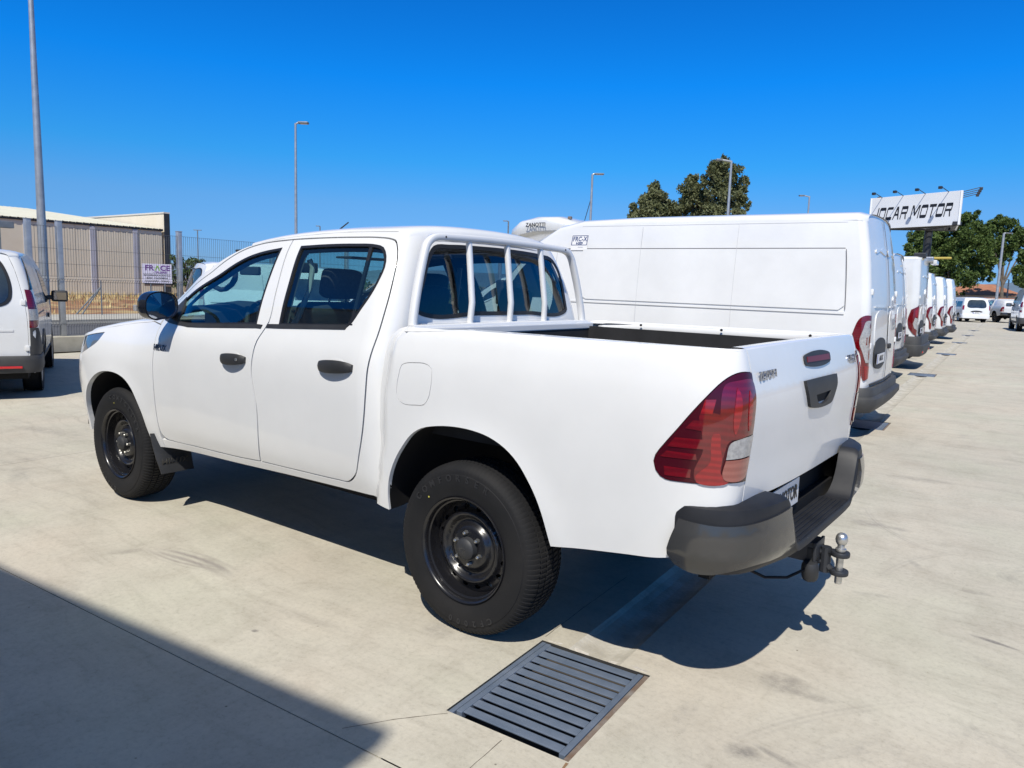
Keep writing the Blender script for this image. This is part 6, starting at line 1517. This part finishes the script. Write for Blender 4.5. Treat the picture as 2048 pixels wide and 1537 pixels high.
lamp_post(2018, 84, 560, 'low dark lamp post beside the terracotta roofed house', .09, .07, .05, -1, .5, m=GALVD)

# ------------------------------------------------------------------ billboard
pB = spot(1926, 381, 55.6); z1b = pB.z; z0b = z1b-2.52; pA = spotz(1741, 397.5, z1b); pC = spotz(1912, 462, z0b)
for q in (pA, pB, pC): q.z = 0
BB = thing('billboard', 'three sided JOCAR MOTOR billboard on a dark column, with spotlight arms on top', 'billboard')
FACEM = varied('billboard_panel_white', (.72, .73, .74), (.78, .79, .80), .6, .5)
cen = (pA+pB+pC)/3
for p, q in ((pA, pB), (pB, pC), (pC, pA)):
    e = (q-p).normalized(); n_ = Vector((e.y, -e.x, 0)); n_ = n_ if n_.dot(p-cen) > 0 else -n_
    b = MB(); L_ = (q-p).length; M_ = Matrix(((e.x, n_.x, 0, p.x), (e.y, n_.y, 0, p.y), (0, 0, 1, 0), (0, 0, 0, 1)))
    b.add(*bevel_box(.0, L_, -.12, 0, z0b, z1b, .01, 1, M_)); b.build('face_panel', FACEM, BB)
    b = MB(); b.add(*bevel_box(.05, L_-.05, -.45, -.13, z0b+.0, z0b+.25, .01, 1, M_)); b.build('frame_beam', DARKST, BB)
    for k in range(4):
        t = L_*(.14+.24*k); s = M_ @ Vector((t, 0, z1b-.02)); o_ = M_ @ Vector((t-.0, 1.15, z1b+.28))
        b = MB(); b.tube([s, s+(o_-s)*.5, o_], .028, 8); ar = b.build('lamp_arm', DARKST, BB, smooth=True)
        b = MB(); b.add(*bevel_box(t-.12, t+.12, 1.08, 1.30, z1b+.08, z1b+.28, .03, 2, M_)); b.build('spotlight', DARKST, ar, smooth=True)
b = MB()
for p in (pA, pB, pC): b.tube([cen+Vector((0, 0, z0b-.1)), p.lerp(cen, .04)+Vector((0, 0, z0b+.03))], .09, 6)
for f in (.35, .6, .85):
    tri_ = [cen.lerp(p, f) for p in (pA, pB, pC)]
    for i in range(3): b.tube([tri_[i]+Vector((0, 0, z0b+.0)), tri_[(i+1) % 3]+Vector((0, 0, z0b+.0))], .05, 6)
o = b.build('support_lattice', DARKST, BB); o['kind'] = 'stuff'
colx = at(1852, 61.5, 0, 5.); b = MB(); b.tube([Vector((colx.x, colx.y, 0)), Vector((colx.x, colx.y, z0b+.1))], .30, 24); b.build('column', DARKST, BB, smooth=True)
# lettering: heavy tops and feet, thin sides, leaning
e = (pB-pA).normalized(); n_ = Vector((e.y, -e.x, 0)); n_ = n_ if n_.dot(pA-cen) > 0 else -n_
def glyph(ch):
    T_, t = .26, .13
    bar = lambda x0, y0, x1, y1: [(x0, y0), (x1, y0), (x1, y1), (x0, y1)]
    G_ = {'J': (.42, [bar(.26, 0.1, .42, 1), bar(0, 0, .36, T_*.8), ]),
          'O': (.95, [bar(0, .12, t, .88), bar(.95-t, .12, .95, .88), [(.10, 0), (.85, 0), (.95, .12), (.95, .24), (0, .24), (0, .12)], [(0, .76), (.95, .76), (.95, .88), (.85, 1), (.10, 1), (0, .88)]]),
          'C': (.90, [bar(0, .12, t, .88), [(.10, 0), (.9, 0), (.9, .24), (0, .24), (0, .12)], [(0, .80), (.9, .80), (.9, 1), (.10, 1), (0, .88)]]),
          'A': (.95, [[(0, 0), (t*1.1, 0), (.5, .82), (.44, 1), (.36, 1)], [(.95-t*1.1, 0), (.95, 0), (.62, 1), (.40, 1), (.46, .80)], bar(.26, .30, .72, .46)]),
          'R': (.92, [bar(0, 0, t, 1), [(0, .76), (.92, .76), (.92, .90), (.84, 1), (0, 1)], bar(.92-t, .5, .92, .85), bar(t, .40, .90, .56), [(.60, .42), (.76, .42), (.92, 0), (.76, 0)]]),
          'M': (1.15, [bar(0, 0, t, 1), bar(1.15-t, 0, 1.15, 1), [(t*.2, 1), (t*1.9, 1), (.64, .32), (.52, .18)], [(1.15-t*.2, 1), (1.15-t*1.9, 1), (.51, .32), (.63, .18)]]),
          'T': (.95, [bar(0, .78, .95, 1), bar(.40, 0, .55, .8)])}
    return G_[ch]
V = []; F = []
x = 0.; tot = 0.; word = 'JOCAR MOTOR'
for ch in word: tot += .42 if ch == ' ' else glyph(ch)[0]+.17
HL = 1.02; LW = (pB-pA).length; wx_ = LW*.845/tot
shear_ = .30
xx = 0.
V = []; F = []
for ch in word:
    if ch == ' ': xx += .42; continue
    w, polys = glyph(ch)
    for li, pq in enumerate(polys):
        n = len(V)
        for a_, b_ in pq:
            X = (xx+a_)*wx_+shear_*b_*HL*.62; Y = b_*HL
            P_ = pA+e*(LW*.065+X)+n_*(.004+.001*li); V.append((P_.x, P_.y, z0b+.66+Y))
        F.append(tuple(range(n, n+len(pq))))
    xx += w+.17
tot_ = V
o = mesh('billboard_lettering', V, F, INKK, BB)

# ------------------------------------------------------------------ house and walls far right
HS = thing('tiled_house', 'low house with a terracotta hip roof under the right hand tree', 'house', tuple(at(1958, 98, 0, 3.)), R(10))
WALLW = varied('white_render_wall', (.66, .65, .62), (.74, .73, .70), 1, .85); TILEM = varied('terracotta_tiles', (.28, .11, .06), (.40, .19, .11), 3, .85, bstr=.5, bscale=12, bdist=.03)
b = MB(); b.box(-4.5, 4.5, -3.5, 3.5, 0, 2.45); b.build('wall', WALLW, HS)
b = MB(); b.add([(-5, -4, 2.42), (5, -4, 2.42), (5, 4, 2.42), (-5, 4, 2.42), (-1.6, 0, 3.9), (1.6, 0, 3.9)], [(0, 1, 5, 4), (1, 2, 5), (2, 3, 4, 5), (3, 0, 4), (0, 3, 2, 1)]); b.build('roof', TILEM, HS)
for x in (-2.5, 0, 2.6):
    b = MB(); b.box(x-.5, x+.5, 3.5, 3.56, .9, 2.0); f_ = b.build('window', DGLASS, HS); b = MB(); b.box(x-.58, x+.58, 3.49, 3.54, .82, .9); b.build('sill', WALLW, f_)
H2 = thing('shed', 'long low shed with a rusty brown roof left of the tiled house', 'shed', tuple(at(1918, 100, 0, 2.)), R(8))
b = MB(); b.box(-5, 4, -2, 2, 0, 1.9); b.build('wall', varied('shed_wall', (.25, .2, .15), (.32, .26, .2), 1, .9), H2); b = MB(); b.add([(-5.2, -2.3, 1.9), (4.2, -2.3, 1.9), (4.2, 2.3, 1.9), (-5.2, 2.3, 1.9), (-5.2, 0, 2.8), (4.2, 0, 2.8)], [(0, 1, 5, 4), (2, 3, 4, 5), (0, 4, 3), (1, 2, 5), (0, 3, 2, 1)]); b.build('roof', TILEM, H2)
GW = thing('garden_wall', 'white boundary wall behind the far vehicles on the right', 'wall', tuple(at(2000, 76, 0, 1.)), R(6))
b = MB(); b.box(-6.5, 14, -.1, .1, 0, 1.95); b.build('wall', WALLW, GW)
b = MB(); b.add(*bevel_box(-9.5, 1.5, -.6, -.5, 1.95, 2.05, .01)); b.build('coping', TILEM, GW)
GF = thing('boundary_wall', 'brown boundary wall closing the yard behind the far row of vans', 'wall', tuple(at(1880, 88, 0, 1.)), R(3))
b = MB(); b.box(-20, 45, -.1, .1, 0, 1.6); b.build('wall', varied('brown_wall', (.20, .15, .10), (.30, .23, .16), 1, .9), GF)

# ------------------------------------------------------------------ trees
def leafmat(name, c1, c2, c3):
    m = mat(name, c1, .62, spec=.35); ns, ls, b = nodes(m); P = mapping(ns, ls)
    n1 = noise_tex(ns, ls, P, 1.4, 5, .7); n2 = noise_tex(ns, ls, P, 9, 2, .5); ad = ns.new('ShaderNodeMath'); ad.operation = 'MULTIPLY_ADD'; ad.inputs[1].default_value = .5; ls.new(n2.outputs[0], ad.inputs[0])
    ml = ns.new('ShaderNodeMath'); ml.operation = 'MULTIPLY'; ml.inputs[1].default_value = .5; ls.new(n1.outputs[0], ml.inputs[0]); ls.new(ml.outputs[0], ad.inputs[2])
    r = ramp(ns, [(.36, c1), (.5, c2), (.64, c3)]); ls.new(ad.outputs[0], r.inputs[0]); ls.new(r.outputs[0], b.inputs['Base Color'])
    b.inputs['Transmission Weight'].default_value = 0.
    tr = ns.new('ShaderNodeBsdfTranslucent'); ls.new(r.outputs[0], tr.inputs[0]); mx = ns.new('ShaderNodeMixShader'); mx.inputs[0].default_value = .22; o = ns['Material Output']
    ls.new(b.outputs[0], mx.inputs[1]); ls.new(tr.outputs[0], mx.inputs[2]); ls.new(mx.outputs[0], o.inputs[0]); return m
EUC = leafmat('eucalyptus_leaves', (.075, .090, .038), (.14, .155, .065), (.25, .25, .13))
ASH = leafmat('broad_leaves', (.035, .062, .015), (.078, .125, .028), (.17, .225, .055))
BUSHM = leafmat('bush_leaves', (.03, .055, .015), (.06, .10, .025), (.12, .17, .05))
BARK = varied('bark', (.10, .08, .06), (.18, .15, .12), 3, .95, bstr=.6, bscale=15, bdist=.03)
def tree(px, D, blobs, label, lm, leaf=.20, k=230, name='tree', cat='tree', group=None, seed=1, trunk=True, squash=.9, droop=0.):
    """blobs are (px, v, radius in px) surveyed at depth D"""
    base = at(px, D, 0, 5. if trunk else 1.); T = thing(name, label, cat, tuple(base), 0, group); rnd = random.Random(seed)
    V = []; F = []; cs = []
    for (bx, bv, br) in blobs:
        r = br*D/1491; c = spot(bx, bv, D+rnd.uniform(-.6, .6)*r)-base; cs.append((c, r))
        # irregular sub-clumps make an uneven outline with gaps
        subs = []
        for i in range(max(6, int(9*min(2.5, r)))):
            d = Vector((rnd.gauss(0, 1), rnd.gauss(0, 1), rnd.gauss(0, 1))).normalized(); rad = r*rnd.uniform(.45, .92); subs.append((c+Vector((d.x*rad, d.y*rad, d.z*rad*squash)), r*rnd.uniform(.25, .48)))
        n_leaf = int(k*r*r)
        for i in range(n_leaf):
            sc_, sr = subs[rnd.randrange(len(subs))]
            d = Vector((rnd.gauss(0, 1), rnd.gauss(0, 1), rnd.gauss(0, 1))).normalized(); p = sc_+d*(sr*rnd.random()**.45)
            p.z -= droop*abs(rnd.gauss(0, 1))*.5
            s = leaf*rnd.uniform(.55, 1.3); u = Vector((rnd.gauss(0, 1), rnd.gauss(0, 1), rnd.gauss(0, 1)-droop)).normalized(); w = u.cross(Vector((rnd.gauss(0, 1), rnd.gauss(0, 1), rnd.gauss(0, 1)))).normalized()
            n = len(V); V += [p-u*s, p+w*s*.38+d*s*.1, p+u*s, p-w*s*.38+d*s*.1]; F.append((n, n+1, n+2, n+3))
    mesh('crown', V, F, lm, T)
    if trunk:
        cz = min(c.z for c, r in cs); top = sum((c for c, r in cs), Vector())/len(cs); b = MB(); zt_ = max(.8, cz*.75)
        b.tube([(0, 0, 0), (.05*zt_*.3, 0, zt_*.5), (top.x*.3, top.y*.3, zt_), (top.x*.8, top.y*.8, max(zt_+.3, top.z*.9))], .30*max(.4, min(1., top.z/8)), 10, r2=.08); b.build('trunk', BARK, T, smooth=True)
        for i, (c, r) in enumerate(cs):
            if i % 2 == 0:
                s = Vector((top.x*.3, top.y*.3, zt_)); b = MB(); b.tube([s, s.lerp(c, .5)+Vector((0, 0, .3)), c], .12*max(.4, min(1., top.z/8)), 7, r2=.03); b.build('limb', BARK, T, smooth=True)
    return T
tree(1305, 76, [(1312,382,20),(1300,398,26),(1328,402,24),(1285,422,26),(1312,425,32),(1345,425,24),(1268,442,20),(1300,452,30),(1340,455,28),(1306,371,9)], 'left and lowest crown of the eucalyptus group behind the large van', EUC, .20, 1050, 'eucalyptus_tree', group='eucalyptus trees behind the vans', seed=2, droop=.35)
tree(1385, 78, [(1386,352,13),(1380,374,22),(1398,380,24),(1375,402,24),(1402,412,30),(1385,440,34),(1360,430,16)], 'middle eucalyptus crown with a narrow pointed top', EUC, .20, 1050, 'eucalyptus_tree', group='eucalyptus trees behind the vans', seed=3, droop=.35)
tree(1455, 75, [(1450,324,14),(1436,338,20),(1462,336,20),(1424,352,20),(1448,362,28),(1470,368,20),(1490,362,11),(1485,386,16),(1440,395,30),(1476,408,24),(1494,408,9),(1430,430,28),(1465,440,28),(1485,432,16)], 'tallest eucalyptus of the group, on the right behind the thin lamp post', EUC, .20, 1050, 'eucalyptus_tree', group='eucalyptus trees behind the vans', seed=4, droop=.35)
tree(1905, 84, [(1838,478,20),(1832,500,22),(1850,470,22),(1862,500,30),(1850,535,28),(1885,478,30),(1895,455,22),(1905,515,38),(1930,448,24),(1948,432,12),(1925,480,34),(1950,465,26),(1945,505,34),(1880,550,30),(1925,550,28),(1960,540,22),(1826,545,14)], 'broad dark green tree behind the billboard column', ASH, .22, 800, 'broadleaf_tree', group='broadleaf trees on the right', seed=5)
tree(2010, 88, [(1982,455,20),(1998,440,14),(2008,452,22),(2025,462,20),(1985,485,26),(2012,488,26),(2035,480,18),(1978,520,24),(2000,515,20),(2040,512,14),(2060,480,20),(1975,552,14)], 'tree with an open crown left of the right edge, sky showing beneath', ASH, .21, 750, 'broadleaf_tree', group='broadleaf trees on the right', seed=6)
tree(2050, 80, [(2040,540,16),(2052,520,22),(2045,560,18),(2062,550,24),(2080,510,30)], 'tree cut by the right edge above the white van', ASH, .21, 750, 'broadleaf_tree', group='broadleaf trees on the right', seed=7)
tree(1885, 93, [(1850,580,14),(1880,583,12),(1905,585,12),(1930,588,8),(1830,575,14)], 'low olive green bush behind the far van row', BUSHM, .16, 400, 'bush', 'bush', seed=8, trunk=False)
tree(372, 40, [(352,520,12),(350,540,16),(370,524,14),(375,545,18),(392,530,16),(400,550,18),(420,545,14),(345,565,14),(385,570,18),(362,555,16)], 'bushy green tree beyond the mesh fence, right of the dark warehouse corner', BUSHM, .13, 900, 'small_tree', 'tree', seed=9)
tree(1040, 80, [(1034,480,7),(1046,482,8),(1056,486,8),(1022,484,4)], 'small treetop peeping over the pickup cab guard', BUSHM, .15, 500, 'small_tree', 'tree', seed=10)
HG = [(430,575,22),(480,580,24),(530,585,24),(580,588,24),(640,590,26),(700,592,26),(760,594,26),(820,596,26),(880,598,26),(930,598,22)]
tree(680, 44, HG+[(x+25, y-10, r) for x, y, r in HG], 'long green hedge beyond the fence, seen through the pickup windows', BUSHM, .16, 230, 'hedge', 'hedge', seed=11, trunk=False)
# dish and stay wire next to the lamp post above the large van
for px, v0, v1 in ((1168, 443, 402),): 
    T = thing('stay_wire', 'thin slanting stay beside the lamp post above the large van roof', 'stay', tuple(at(px, 43, 0, 5.))); z0_ = spot(px, v0, 43).z; z1_ = spot(px, v1, 43).z
    b = MB(); q = Vector((cr0.x, cr0.y, 0))*.30; b.tube([Vector((0, 0, z0_-3))-q*2.5, Vector((0, 0, z1_))+q], .02, 6); b.build('wire', DARKST, T)
